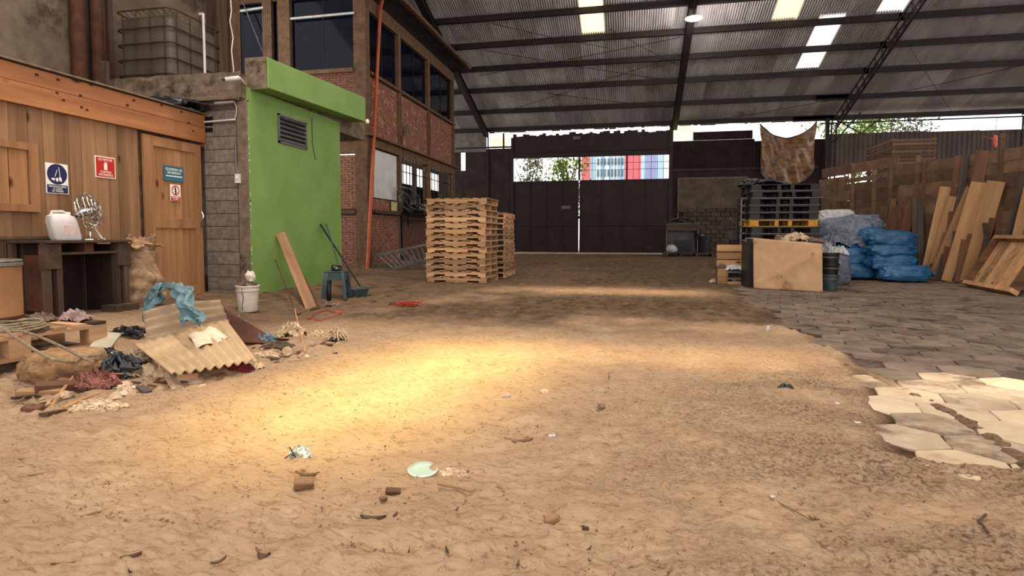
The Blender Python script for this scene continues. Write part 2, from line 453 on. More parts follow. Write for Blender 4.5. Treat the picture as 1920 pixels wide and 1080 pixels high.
# ================================================================== FLOOR
def build_floor():
    xs = np.concatenate([np.linspace(-13, -5.2, 36), np.linspace(-5.2, 3.6, 352)[1:], np.linspace(3.6, 24, 110)[1:]])
    ys = [-3.0, -2, -1, 0, .6, 1.0, 1.3]
    y = 1.4
    while y < 13:
        ys.append(y); y += .0105 * y
    while y < 36:
        ys.append(y); y += .32
    ys = np.array(ys)
    X, Y = np.meshgrid(xs, ys)
    pv = paved(X, Y)
    seam = np.exp(-((X - 1.80 - .05 * np.sin(Y * 2.1)) / .055) ** 2) * sst(6.5, 5.0, Y)
    pv = pv * (1 - .6 * seam)
    soft = fbm(X * 3.1 + Y * .6, Y * 4.2, 3, 2) - .5
    lumps = fbm(X * 11, Y * 13, 3, 8) - .5
    grit = vnoise(X * 30, Y * 34, 4) ** 3
    ru, rv = X * .88 + Y * .47, -X * .47 + Y * .88
    streak = (fbm(ru * 5, rv * 22, 3, 17) - .5) * sst(.3, .6, fbm(X * 1.7, Y * 1.7, 2, 44))
    track = np.sin((X * .35 + Y * .94) * 9 + 4 * fbm(X * .8, Y * .8, 2, 3)) * (fbm(X * 1.3, Y * 1.3, 2, 6) - .35)
    Z = macro(X, Y) + (1 - pv) * (.012 + soft * .040 + lumps * .040 + grit * .026 + track * .012 + streak * .030) - pv * .009 + pv * lumps * .004 + .003 * seam * (.4 + 1.2 * vnoise(X * 9, Y * 9, 13))
    Z = Z - .0 * X
    nx, ny = len(xs), len(ys)
    v = np.stack([X.ravel(), Y.ravel(), Z.ravel()], 1)
    i = np.arange((ny - 1) * (nx - 1)); r, c = i // (nx - 1), i % (nx - 1)
    a = r * nx + c
    f = np.stack([a, a + 1, a + nx + 1, a + nx], 1)
    me = bpy.data.meshes.new('floor')
    me.vertices.add(len(v)); me.vertices.foreach_set('co', v.ravel())
    me.loops.add(f.size); me.loops.foreach_set('vertex_index', f.ravel().astype(np.int32))
    me.polygons.add(len(f)); me.polygons.foreach_set('loop_start', (np.arange(len(f)) * 4).astype(np.int32))
    me.polygons.foreach_set('loop_total', np.full(len(f), 4, dtype=np.int32))
    me.update(calc_edges=True); me.validate()
    me.shade_smooth()
    # dark earth and painted shade mid floor, brown earth by walls, grey litter right
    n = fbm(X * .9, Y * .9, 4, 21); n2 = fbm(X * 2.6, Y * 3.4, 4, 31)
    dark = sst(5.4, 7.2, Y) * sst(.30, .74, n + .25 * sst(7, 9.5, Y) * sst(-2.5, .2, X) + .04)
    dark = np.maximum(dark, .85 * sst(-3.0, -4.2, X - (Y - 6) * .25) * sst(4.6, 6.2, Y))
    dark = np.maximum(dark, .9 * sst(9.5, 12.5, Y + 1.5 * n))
    dark = dark * (1 - .75 * np.exp(-((Y - 10.6) / .8) ** 2) * sst(-2.2, -1.2, X) * sst(2.2, 1.0, X))  # paler streak under the far shaft, light painted into the colour
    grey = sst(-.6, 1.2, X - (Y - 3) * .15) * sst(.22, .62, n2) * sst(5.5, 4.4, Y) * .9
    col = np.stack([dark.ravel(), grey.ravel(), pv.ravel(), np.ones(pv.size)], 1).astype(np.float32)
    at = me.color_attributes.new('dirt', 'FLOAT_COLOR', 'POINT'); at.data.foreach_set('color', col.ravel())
    m = bpy.data.materials.new('sand_and_sawdust'); m.use_nodes = True
    nt = m.node_tree; L = nt.links; b = nt.nodes['Principled BSDF']; b.inputs['Roughness'].default_value = .95
    b.inputs['Specular IOR Level'].default_value = .1
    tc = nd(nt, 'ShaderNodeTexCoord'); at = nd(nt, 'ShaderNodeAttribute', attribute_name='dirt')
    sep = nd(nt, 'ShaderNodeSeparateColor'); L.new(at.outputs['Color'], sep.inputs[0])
    def noise(s, det, st=(1, 1, 1)):
        mp = nd(nt, 'ShaderNodeMapping'); mp.inputs['Scale'].default_value = st; L.new(tc.outputs['Object'], mp.inputs[0])
        q = nd(nt, 'ShaderNodeTexNoise', Scale=s, Detail=det, Roughness=.65); L.new(mp.outputs[0], q.inputs['Vector']); return q.outputs['Fac']
    def ramp(src, p0, c0, p1, c1):
        q = nd(nt, 'ShaderNodeValToRGB'); e = q.color_ramp.elements
        e[0].position, e[0].color, e[1].position, e[1].color = p0, c0, p1, c1; L.new(src, q.inputs[0]); return q.outputs[0]
    def mix(fac, a, bb, mode='MIX'):
        q = nd(nt, 'ShaderNodeMix', data_type='RGBA', blend_type=mode)
        if isinstance(fac, float): q.inputs['Factor'].default_value = fac
        else: L.new(fac, q.inputs['Factor'])
        L.new(a, q.inputs['A'])
        if isinstance(bb, tuple): q.inputs['B'].default_value = bb
        else: L.new(bb, q.inputs['B'])
        return q.outputs['Result']
    sand = ramp(noise(3.0, 9.0), .32, C(236, 200, 163), .68, C(214, 174, 138))
    sand = mix(ramp(noise(75, 5.0), .62, (0, 0, 0, 1), .80, (.6, .6, .6, 1)), sand, C(140, 106, 76))
    sand = mix(ramp(noise(130, 3.0), .62, (0, 0, 0, 1), .70, (1, 1, 1, 1)), sand, C(236, 210, 172))
    crk = nd(nt, 'ShaderNodeTexNoise', Scale=1.0, Detail=8.0, Roughness=.7, Distortion=.8); mpc = nd(nt, 'ShaderNodeMapping'); mpc.inputs['Scale'].default_value = (16, 48, 20); mpc.inputs['Rotation'].default_value = (0, 0, -.5)
    L.new(tc.outputs['Object'], mpc.inputs[0]); L.new(mpc.outputs[0], crk.inputs['Vector'])
    sand = mix(ramp(crk.outputs['Fac'], .50, (0, 0, 0, 1), .68, (.85, .85, .85, 1)), sand, C(164, 124, 90))  # streaks darkened in the colour as shade of the small relief
    tg = nd(nt, 'ShaderNodeMath', operation='MULTIPLY'); tg.inputs[1].default_value = .5; L.new(sep.outputs[1], tg.inputs[0])
    sand = mix(tg.outputs[0], sand, C(172, 146, 118))
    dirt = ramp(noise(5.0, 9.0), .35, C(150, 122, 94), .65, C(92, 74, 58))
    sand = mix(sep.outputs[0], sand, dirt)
    gl = ramp(noise(48, 8.0), .48, (0, 0, 0, 1), .62, (.9, .9, .9, 1))
    gm = nd(nt, 'ShaderNodeMath', operation='MULTIPLY'); L.new(gl, gm.inputs[0]); L.new(sep.outputs[1], gm.inputs[1])
    sand = mix(gm.outputs[0], sand, C(104, 84, 68))
    joint = ramp(noise(14, 4.0), .4, C(84, 62, 48), .6, C(120, 88, 66))
    base = mix(sep.outputs[2], sand, joint)
    L.new(base, b.inputs['Base Color'])
    add = nd(nt, 'ShaderNodeMath', operation='ADD'); L.new(crk.outputs['Fac'], add.inputs[0]); L.new(noise(90, 5.0), add.inputs[1])
    bp = nd(nt, 'ShaderNodeBump', Strength=1.0, Distance=.040); L.new(add.outputs[0], bp.inputs['Height']); L.new(bp.outputs[0], b.inputs['Normal'])
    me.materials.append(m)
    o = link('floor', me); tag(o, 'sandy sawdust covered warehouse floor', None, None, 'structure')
    return o
floor = build_floor()

# hexagonal slabs
def mat_paver():
    return mat('concrete_paver', C(172, 154, 130), C(146, 126, 104), rough=.85, scale=5, bump=.25, var=.10, spots=C(104, 86, 70), spot_scale=1.6, spot_lo=.50)
M_paver = mat_paver()
M_paverd = mat('dirty_shaded_paver', C(120, 104, 90), C(94, 80, 68), rough=.9, scale=5, bump=.25, var=.14, spots=C(64, 52, 44), spot_scale=1.6, spot_lo=.52)  # darker copy, weaker light and dirt both in the colour
def hex_mesh(rnd, r=.205, h=.045):
    vs = []
    k = 6; c = []
    for i in range(6):
        a = math.pi / 3 * i + rnd.uniform(-.03, .03); rr = r * rnd.uniform(.985, 1.03)
        p = (rr * math.cos(a), rr * math.sin(a))
        c.append(p)
    pts = []
    for i in range(6):
        a, b = c[i], c[(i + 1) % 6]
        pts.append(a); q = rnd.uniform(-.008, .008)
        pts.append(((a[0] + b[0]) / 2 + q, (a[1] + b[1]) / 2 + q))
    n = len(pts); mb = MB()
    vs = [(x, y, -h) for x, y in pts] + [(x, y, -.006) for x, y in pts] + [(x * .965, y * .965, 0) for x, y in pts]
    fs = [tuple(range(2 * n, 3 * n))]
    for i in range(n):
        j = (i + 1) % n
        fs += [(i, j, n + j, n + i), (n + i, n + j, 2 * n + j, 2 * n + i)]
    mb.add(vs, fs); return mb
hexes = [hex_mesh(R) for _ in range(8)]
hx = [m.mesh('paver', M_paver, False) for m in hexes]
M_paversand = mat('sand_dusted_paver', C(190, 172, 146), C(166, 146, 120), rough=.95, scale=3, bump=.35, var=.05, spots=C(150, 116, 88), spot_scale=3, spot_lo=.6)
hxs = [m.mesh('paver', M_paversand, False) for m in hexes]
hxd = [m.mesh('paver', M_paverd, False) for m in hexes]
cand = []
step = .205 * 1.5 + .012; vst = .205 * math.sqrt(3) + .012; ca, sa = math.cos(.30), math.sin(.30)
for i in range(-10, 70):
    for j in range(-20, 70):
        u = i * step; v = j * vst + (vst / 2 if i % 2 else 0)
        x = 1.0 + u * ca - v * sa; y = 2.4 + u * sa + v * ca
        if 2.4 < y < 17 and x < 11 and x < 1.75 + y * .75 and paved(x, y) > .42:
            cand.append((math.hypot(x, y), x, y))
cand.sort()
far = MB()
for k, (d, x, y) in enumerate(cand):
    z = float(macro(np.array(x), np.array(y))) + .004 + R.uniform(-.004, .004)
    dirty = y > 4.75 + R.uniform(-.2, .2)  # near slabs painted paler for light, far ones darker for shade and grime
    dusty = (x > 1.8 and y < 3.9) or R.random() < .25
    if k < 300:
        link('paver', (hxd if dirty else hxs if dusty else hx)[k % 8], floor, (x, y, z), (R.uniform(-.012, .012), R.uniform(-.012, .012), .30 + R.uniform(-.03, .03) + math.pi / 3 * R.randrange(6)))
    else:
        h = hexes[k % 8]; m = Matrix.Rotation(.30 + math.pi / 3 * R.randrange(6), 3, 'Z')
        far.add([m @ Vector(q) + Vector((x, y, z)) for q in h.v], h.f)
o = far.obj('distant_paving', M_paverd, floor); o['kind'] = 'stuff'

# ================================================================== ROOF
RS, EY, EZ = .33, 31.35, 6.78
def rz_(y): return EZ + RS * (EY - y)
ceiling = thing('ceiling', 'corrugated metal roof on dark steel purlins', None); del ceiling['label']
ceiling['kind'] = 'structure'
SW, NW = .90, 10
def corr(length, rag=0.0, seed=0):
    mb = MB(); n = NW * 6; rr = random.Random(seed)
    for i in range(n + 1):
        x = SW * 1.03 * i / n; z = .030 * math.cos(2 * math.pi * i / 6)
        mb.v += [(x, 0, z), (x, length, z)]
    for i in range(n):
        mb.f.append((2 * i, 2 * i + 1, 2 * i + 3, 2 * i + 2))
    mb.sm = True
    return mb
tilt = -math.atan(RS)
rowsY = [31.42, 27.3, 24.07, 20.8, 17.4]
sky = {(1, 'w'): [(7.1, 8.1)], (2, 'x'): []}
for ri in range(4):
    y1, y0 = rowsY[ri], rowsY[ri + 1]
    Ln = (y1 - y0) / math.cos(math.atan(RS)) + .12
    me = corr(Ln).mesh('roof_sheet', M_roof)
    msk = {}
    for ci in range(-4, 36):
        x = -10.3 + ci * SW + (.11 if ri > 1 else 0)
        m = me; nm = 'roof_sheet'
        mm = None
        if ri == 2 and ci == 9: mm = M_skyY          # near x -2.2 : yellow translucent sheet
        if ri == 2 and ci == 17: mm = M_skyO
        if ri in (0, 1) and ci == 19 and ri == 1: mm = M_skyW
        if ri == 2 and ci == 21: mm = M_skyW
        if mm:
            if mm.name not in msk: msk[mm.name] = corr(Ln).mesh('skylight_sheet', mm)
            m = msk[mm.name]; nm = 'skylight_sheet'
        ym = y1 + (R.uniform(-.06, .06) if ri == 0 else 0)
        link(nm, m, ceiling, (x, ym - Ln * math.cos(math.atan(RS)), rz_(ym - Ln * math.cos(math.atan(RS))) + .02 + .012 * ri + .004 * (ci % 2)), (tilt, 0, 0))
# rest of the roof over the camera, closed above the added lamps
mb = MB(); RY = 13.0; RZ = rz_(RY)
mb.add([(-14, 17.5, rz_(17.5) + .03), (22.5, 17.5, rz_(17.5) + .03), (22.5, RY, RZ + .03), (-14, RY, RZ + .03)], [(0, 1, 2, 3)])
mb.add([(-14, RY, RZ + .03), (22.5, RY, RZ + .03), (22.5, -3, RZ - .33 * 16), (-14, -3, RZ - .33 * 16)], [(0, 1, 2, 3)])
mb.obj('roof_sheet', M_roof, ceiling)
for y in (30.97, 29.18, 27.3, 25.65, 24.07, 22.5, 20.8, 19.1, 17.4):
    mb = MB(); z = rz_(y)
    for (x0, x1) in ((-13.9, 2.05), (2.0, 9.7), (9.5, 22.3)) if y not in (29.18, 30.97) else ((-13.9, 9.6), (8.2 if y == 29.18 else 7.7, 22.3)):
        oz = .05 if x0 > 7 and y in (29.18, 30.97) else 0
        mb.bb((x0, y - .04, z - .24 - oz), (x1, y + .04, z - .02 - oz))
        mb.bb((x0, y - .10, z - .26 - oz), (x1, y + .06, z - .235 - oz))
    mb.obj('purlin', M_steel, ceiling)
for x in (-7.9, 2.08):
    mb = MB(); mb.beam((x, 31.1, rz_(31.1) - .33), (x, 17.5, rz_(17.5) - .33), .16, .26)
    mb.beam((x, 31.1, rz_(31.1) - .20), (x, 17.5, rz_(17.5) - .20), .26, .02); mb.beam((x, 31.1, rz_(31.1) - .47), (x, 17.5, rz_(17.5) - .47), .26, .02)
    mb.obj('rafter', M_steel, ceiling)
# lattice trusses
def truss(x, dx=0.0):
    mb = MB(); a = Vector((x, 31.0, rz_(31.0) - .34)); b = Vector((x + dx, 17.5, rz_(17.5) - .34))
    a2 = Vector((x, 31.0, rz_(31.0) - .80)); b2 = Vector((x + dx, 17.5, rz_(17.5) - .80))
    for s in (-.12, .12):
        mb.beam(a + Vector((s, 0, 0)), b + Vector((s, 0, 0)), .05, .05)
    mb.beam(a2, b2, .07, .07)
    t = mb.obj('lattice_truss', M_steel, ceiling)
    w = MB(); n = 44
    for i in range(n):
        p, q = a.lerp(b, i / n), a2.lerp(b2, (i + .5) / n); r = a.lerp(b, (i + 1) / n)
        s = Vector((.12 if i % 2 else -.12, 0, 0))
        w.beam(p + s, q, .022, .022); w.beam(q, r - s, .022, .022)
    w.obj('truss_web', M_steel, t)
truss(9.6); truss(17.6)
# steel posts carrying the trusses at the back wall
for x in (9.5, 17.5):
    mb = MB()
    for sx in (-.1, .1): mb.bb((x + sx - .03, 30.75, 0), (x + sx + .03, 30.81, 6.4))
    for i in range(20): mb.beam((x - .1, 30.78, i * .32), (x + .1, 30.78, i * .32 + .32), .02, .02)
    mb.beam((x, 30.7, 5.5), (x + .9, 30.0, 6.75), .05, .05)
    mb.beam((x + .1, 30.78, 6.6), (x + 1.2, 30.78, 5.9), .05, .05); mb.beam((x + 1.2, 30.78, 5.9), (x + 2.2, 30.78, 6.7), .05, .05)
    mb.obj('truss_post', M_steel, ceiling)
# thin cross bracing rods
for (a, b) in (((-6.9, 25.9), (1.8, 24.2)), ((-6.2, 24.2), (2.0, 27.2)), ((-4.5, 27.4), (1.9, 29.3)), ((-6.5, 29.0), (1.7, 25.4)), ((-1.0, 23.4), (1.9, 26.0)),
               ((-5.6, 22.6), (-1.0, 24.6)), ((10.5, 25.6), (14.5, 30.7)), ((10.2, 29.3), (16.0, 27.0)), ((3.0, 30.8), (9.0, 29.2))):
    MB().tube([(a[0], a[1], rz_(a[1]) - .27), ((a[0] + b[0]) / 2, (a[1] + b[1]) / 2, rz_((a[1] + b[1]) / 2) - .31), (b[0], b[1], rz_(b[1]) - .27)], .012, 5).obj('brace_rod', M_steel, ceiling)
# hanging disc lamp
p = onX(1301, 33, 2.08); t = thing('disc_lamp', 'round white disc lamp hanging under the central roof beam', 'lamp', (p.x, p.y, p.z - .02))
MB().lathe([(.05, .10), (.12, .09), (.20, .05), (.30, .01), (.31, -.01), (.29, -.02)], 24).obj('lamp_shade', M_white, t)
MB().lathe([(.0, -.03), (.27, -.03), (.27, -.02)], 24, caps=False).obj('diffuser', emis('lit_diffuser', (1, 1, .97, 1), 1.2), t)
ld = bpy.data.lights.new('roof_fill_light', 'POINT'); ld.energy = 330; ld.color = (1, .95, .90); ld.shadow_soft_size = .3  # point light added below the lamp to brighten the roof
lo = bpy.data.objects.new('roof_fill_light', ld); COL.objects.link(lo); lo.location = (p.x, p.y, p.z - .45)
MB().tube([(0, 0, .10), (0, 0, rz_(p.y) - .40 - p.z)], .02, 6).obj('stem', M_steel, t)

# ================================================================== BACK WALL
BY = 31.0
def bz(px, py): return onY(px, py, BY).z
def bx(px): return onY(px, 400, BY).x
wall_back = thing('wall_back', None, None); wall_back['kind'] = 'structure'
def wb(name, x0, z0, x1, z1, m, y0=31.0, th=.12, parent=wall_back):
    return MB().bb((x0, y0, z0), (x1, y0 + th, z1)).obj(name, m, parent)
def wcorr(name, x0, z0, x1, z1, m, y0=31.0, pitch=.09):
    n = int((x1 - x0) / pitch * 4); mb = MB()
    for i in range(n + 1):
        x = x0 + (x1 - x0) * i / n; d = .018 * math.cos(math.pi * i / 2)
        mb.v += [(x, y0 + d, z0), (x, y0 + d, z1)]
    for i in range(n): mb.f.append((2 * i, 2 * i + 2, 2 * i + 3, 2 * i + 1))
    mb.sm = True
    return mb.obj(name, m, wall_back)
XL, XR = bx(962), bx(1254)
ZG, ZO0, ZO1, ZB = bz(1085, 338), bz(1085, 334.5), bz(1085, 293.5), bz(1085, 250)
print('gate', XL, XR, ZG, ZO0, ZO1, ZB)
# left of the gate
xa, xs0, xs1 = -14.0, bx(864), bx(873)
wb('wall_panel', xa, 0, xs0, 5.6, M_darkwall); wb('wall_panel', xs1, 0, XL - .02, 5.75, M_darkwall)
wb('wall_panel', xs0, 0, xs1, bz(868, 320), M_darkwall); wb('wall_panel', xs0, bz(868, 285), xs1, 5.6, M_darkwall)
wb('grey_panel', xa, 5.6, bx(912), bz(880, 246), M_greypanel, 30.98)
wb('wall_rail', xs0 - .3, bz(868, 280), XL, bz(868, 277), M_steel, 30.94, .06)
wb('wall_post', bx(915), 0, bx(917), 6.6, M_steel, 30.9, .1)
wb('window_mullion', bx(943), 5.75, bx(946), bz(940, 250), M_steel, 30.95, .05)
wb('window_sheet', bx(921), 5.78, bx(950), bz(940, 257), M_skyO, 31.03, .01)
wb('gate_post', XL - .10, 0, XL + .02, 6.3, M_gate, 30.92, .2)
wb('gate_post', XR - .02, 0, XR + .16, 6.75, M_gate, 30.90, .2)
# above the gate opening: ragged upper edge
mb = MB(); n = 46
for i in range(n):
    x0 = XL + (XR - XL) * i / n; x1 = XL + (XR - XL) * (i + 1) / n
    mb.bb((x0, 31.0, ZO1), (x1 + .002, 31.1, ZB + R.uniform(-.07, .10)))
mb.obj('gate_header', M_gate, wall_back)
wb('header_rail', XL, ZO1 + .25, XR, ZO1 + .33, M_steel, 30.93, .07)
wb('header_rail', XL, ZO1 - .03, XR, ZO1 + .05, M_steel, 30.93, .07)
wb('header_light', bx(1074), bz(1080, 262), bx(1088), bz(1080, 256), M_greypanel, 30.9, .08)
# eave fringe: ragged flashing under the roof edge with daylight gaps
mb = MB(); x = -10.2
while x < 9.0:
    w = R.uniform(.15, .6); mb.bb((x, 31.22, 6.62 + R.uniform(0, .07)), (x + w, 31.25, 6.80)); x += w + (R.uniform(.02, .12) if R.random() < .55 else 0)
mb.obj('eave_flashing', M_steel, wall_back)
# right of the gate
X1, X2, X3, X4, X5 = bx(1258), bx(1297), bx(1408), bx(1426), bx(1531)
wcorr('skylight_sheet', X1 + .05, bz(1275, 262), X2, bz(1275, 236), M_skyY, 31.03)
wcorr('corrugated_panel', X2, bz(1350, 262), X3, bz(1350, 246), M_darkwall, 31.0)
wcorr('corrugated_panel', XR, bz(1350, 316), X3 + .1, bz(1350, 262), M_darkwall, 31.02)
wb('wall_rail', XR, bz(1350, 320), X5, bz(1350, 315), M_steel, 30.95, .08)
wb('wall_panel', XR, 0, X5 + .3, bz(1350, 318), M_darkwall, 31.05)
wcorr('corrugated_panel', X3 + .1, bz(1480, 320), X5 + .3, bz(1480, 262), M_darkwall, 31.05)
# rendered concrete slab with a pale edge, and block courses below
xa, xb = bx(1272), bx(1400)
wb('concrete_panel', xa, bz(1335, 390), xb, bz(1335, 335), mat('dim_render', C(96, 82, 68), C(70, 58, 46), scale=2, bump=.3, var=0), 30.96, .08)
for (a, b, c, d) in ((xa - .06, 1.9, xa, bz(1300, 333)), (xb, 0, xb + .1, bz(1400, 333)), (xa, bz(1300, 336), xb, bz(1300, 333))):
    wb('panel_edge', a, b, c, d, M_conc, 30.93, .12)
bm_ = MB().box((0, 0, 0), (.43, .10, .20)).mesh('concrete_block', M_block, False)
bm_.materials[0] = mat('dim_block', C(84, 70, 58), C(60, 48, 40), scale=8, bump=.5, var=.2)
for r_ in range(11):
    x = xa + (.22 if r_ % 2 else 0)
    while x < xb - .3:
        if r_ * .22 < bz(1335, 392) - .1: link('concrete_block', bm_, wall_back, (x + .23, 31.0 + R.uniform(-.01, .01), .11 + r_ * .22))
        x += .46
# far right, above the plank fence
zr0, zr1 = 4.25, bz(1750, 246)
x = X5 + .3
while x < 19:
    wcorr('corrugated_panel', x, zr0 if x < bx(1655) - 1.2 else 3.0, x + 2.2, zr1 + R.uniform(-.03, .03), mat('brown_sheet', C(84, 66, 60), C(64, 48, 44), rough=.6, scale=1.5, bump=.1, var=.2), 31.0 + R.uniform(0, .05), .2); x += 2.2
wb('wall_rail', X5, zr1 + .50, 19.5, zr1 + .56, M_steel, 30.9, .06)
wb('wall_post', X5 + .25, 0, X5 + .42, 6.7, M_steel, 30.8, .15)

# gate leaves
door_1 = thing('door_1', None, None); door_1['kind'] = 'structure'
xm = bx(1085.5)
for (a, b, nm) in ((XL + .03, xm - .05, 1), (xm + .06, XR - .03, 2)):
    lf = MB().bb((a, 31.02, .13), (b, 31.05, ZG)).obj('gate_leaf', M_gate, door_1)
    w = b - a
    for i in range(5):
        x = a + w * i / 4
        MB().bb((x - .03, 30.96, .11), (x + .03, 31.02, ZG)).obj('gate_stile', M_gate, lf)
    for z in (.13, 1.55, ZG - .05):
        MB().bb((a, 30.965, z - .03), (b, 31.015, z + .03)).obj('gate_rail', M_gate, lf)
MB().bb((bx(1053), 30.93, bz(1062, 392)), (bx(1070), 30.96, bz(1062, 386))).obj('gate_plate', M_greypanel, door_1)
MB().bb((xm - .10, 30.94, 1.9), (xm + .12, 30.99, 2.05)).obj('gate_bolt', M_steel, door_1)
# bars in the opening
for i in range(1, 27):
    if i == 13: continue
    x = XL + (XR - XL) * i / 27
    if x < xm and i % 3: continue
    MB().tube([(x, 31.03, ZG - .02), (x, 31.03, ZO1)], .012, 5).obj('window_bar', M_steel, door_1)
for z in ((ZO1 + ZO0) / 2 + .2, (ZO1 + ZO0) / 2 - .15):
    MB().tube([(xm, 31.03, z), (XR, 31.03, z)], .011, 5).obj('window_bar', M_steel, door_1)
MB().bb((xm - .05, 30.97, ZG), (xm + .05, 31.06, ZO1)).obj('gate_stile', M_gate, door_1)
MB().bb((bx(1173), 30.98, ZG), (bx(1176), 31.06, ZO1)).obj('gate_stile', M_gate, door_1)

# ================================================================== OUTSIDE
g = MB(); g.add([(-60, 31.6, -.02), (60, 31.6, -.02), (60, 110, -.02), (-60, 110, -.02)], [(0, 1, 2, 3)])
o = g.obj('outdoor_ground', mat('pale_yard', C(210, 200, 186), C(190, 180, 166), scale=1, bump=0, var=0)); o['kind'] = 'structure'; o.name = 'ground'
hb = thing('far_building', 'red, pale blue and white striped building seen through the bars above the gate', 'building', (0, 41, 0))
hx0 = [1090, 1107, 1118, 1126, 1134, 1142, 1150, 1158, 1171, 1202, 1211, 1231, 1243, 1262]
cl = ['r', 'b', 'w', 'b', 'w', 'b', 'w', 'b', 'r', 'b', 'v', 'b', 'w']
mm = {'r': mat('red_facade', C(250, 130, 140), C(244, 120, 130), bump=0), 'b': mat('blue_facade', C(190, 226, 246), C(180, 216, 240), bump=0),
      'w': mat('white_facade', C(250, 252, 254), C(240, 246, 250), bump=0), 'v': mat('violet_facade', C(160, 164, 206), C(150, 156, 200), bump=0)}
for i, c in enumerate(cl):
    x0, x1 = onY(hx0[i], 310, 41).x, onY(hx0[i + 1], 310, 41).x
    MB().bb((x0, 0, 0), (x1, 2, 7.4 + .05 * (i % 2))).obj('facade_panel', mm[c], hb)
for i in range(8):
    for z in (5.1, 5.9, 6.7):
        x = onY(1120 + i * 6.5, 310, 41).x; MB().bb((x, -.06, z), (x + .12, 0, z + .45)).obj('window', mat('far_window', C(120, 150, 170), bump=0), hb)
def tree(label, x, y, h, r, seed, lf, n=1500, low=.35):
    t = thing('tree', label, 'tree', (x, y, 0), group=None)
    rr = random.Random(seed)
    MB().tube([(0, 0, 0), (.1, 0, h * .35), (0, .1, h * .7)], [.2, .14, .05], 8).obj('trunk', M_bark, t)
    b = MB()
    for i in range(9):
        a = rr.uniform(0, 6.28); b.tube([(0, 0, h * rr.uniform(.3, .55)), (r * .7 * math.cos(a), r * .7 * math.sin(a), h * rr.uniform(.6, .95))], [.06, .02], 5)
    b.obj('branches', M_bark, t)
    c = MB()
    cl = [(rr.uniform(-.6, .6) * r, rr.uniform(-.6, .6) * r, h * rr.uniform(low, .95)) for _ in range(12)]
    for i in range(n):
        q = rr.choice(cl); s = r * .5
        p = Vector((q[0] + rr.gauss(0, s * .5), q[1] + rr.gauss(0, s * .5), q[2] + rr.gauss(0, s * .5)))
        e = Vector((rr.uniform(-1, 1), rr.uniform(-1, 1), rr.uniform(-1, 1))).normalized() * .13; f_ = e.cross(Vector((rr.uniform(-1, 1), .3, 1))).normalized() * .07
        c.add([p - e, p + f_, p + e, p - f_], [(0, 1, 2, 3)])
    o = c.obj('foliage', lf, t); o['kind'] = 'stuff'
    return t
M_leafg = mat('grey_foliage', C(150, 156, 128), C(104, 112, 92), rough=.7, bump=0)
p = onY(992, 320, 38); tree('grey-green leafy tree behind the left end of the gate opening', p.x, 38, 6.6, 1.3, 3, M_leafg, 900)
p = onY(1064, 320, 37); tree('yellow-green leafy tree behind the middle of the gate opening', p.x, 37, 7.2, 1.3, 5, M_leaf, 1500)
p = onY(1600, 240, 40); tree('leafy tree just right of the hanging tarp beyond the eave gap', p.x, 40, 9.5, 2.2, 8, M_leaf, 2200, .5)
p = onY(1680, 240, 40); tree('broad tree beyond the eave gap above the pallet pile on the right', p.x, 41, 9.6, 2.4, 9, M_leafg, 2000, .5)
# ================================================================== LEFT WALL
wall_left = MB().bb((-9.85, -3, 0), (-9.6, 12.9, 9.5)).obj('wall_left', M_plaster); wall_left['kind'] = 'structure'
for (px, w, m) in ((147, .24, M_rust), (160, .12, M_steel), (181, .22, M_rust), (192, .10, M_rust)):
    q = onX(px, 60, -9.45); MB().tube([(-9.45, q.y, 2.9), (-9.45, q.y, 9)], w / 2, 10).obj('downpipe', m, wall_left)
q = onX(197, 60, -9.5); MB().bb((-9.6, q.y, 2.9), (-9.42, q.y + .1, 9)).obj('wall_batten', M_oldwoodZ, wall_left)
q = onX(222, 60, -9.58)
for (a, b) in ((402, 420), (425, 444)):
    y0, y1 = onX(a, 60, -9.4).y, onX(b, 60, -9.4).y
    MB().bb((-9.6, y0, 2.9), (-9.3, y1, 9.2)).obj('wall_post', M_oldwoodZ if a < 410 else M_offwood, wall_left)

# ================================================================== TIMBER SHED (left)
SX = -6.485
shed = thing('timber_shed', 'orange-brown timber board shed with a sloping-looking fascia and a plank door along the left side', 'shed', (SX, 6, 0))
def sh(a, b): return (Vector(a) - Vector((SX, 6, 0)), Vector(b) - Vector((SX, 6, 0)))
y = 3.0; i = 0
board = {}
while y < 7.75:
    w = [.17, .15, .20, .16, .14][i % 5]
    if y + w > 6.62: w = 6.62 - y
    if w > .03:
        win = 4.2 < y + w / 2 < 5.22
        for (z0, z1) in (((0, 2.46),) if not win else ((0, 1.34), (2.02, 2.46))):
            a, b = sh((SX - .03 - (i % 2) * .004, y + .002, z0), (SX + .002 * (i % 3), y + w - .002, z1))
            MB().bb(a, b).obj('wall_board', M_board, shed, bevel=.003)
    y += w; i += 1
    if y >= 6.615: break
a, b = sh((SX - .06, 3.0, 0), (SX - .035, 7.8, 2.6)); MB().bb(a, b).obj('backing', M_oldwood, shed)
# shuttered window at the far left
fr = MB()
for (y0, y1, z0, z1) in ((4.2, 5.24, 1.30, 1.38), (4.2, 5.24, 1.97, 2.05), (5.14, 5.24, 1.38, 1.97), (4.2, 4.3, 1.38, 1.97)):
    a, b = sh((SX, y0, z0), (SX + .035, y1, z1)); fr.bb(a, b)
wf = fr.obj('window_frame', M_door, shed)
for (y0, y1) in ((4.3, 4.72), (4.73, 4.93), (4.94, 5.13)):
    a, b = sh((SX - .01, y0, 1.38), (SX + .012, y1, 1.97)); MB().bb(a, b).obj('shutter_board', M_door, wf)
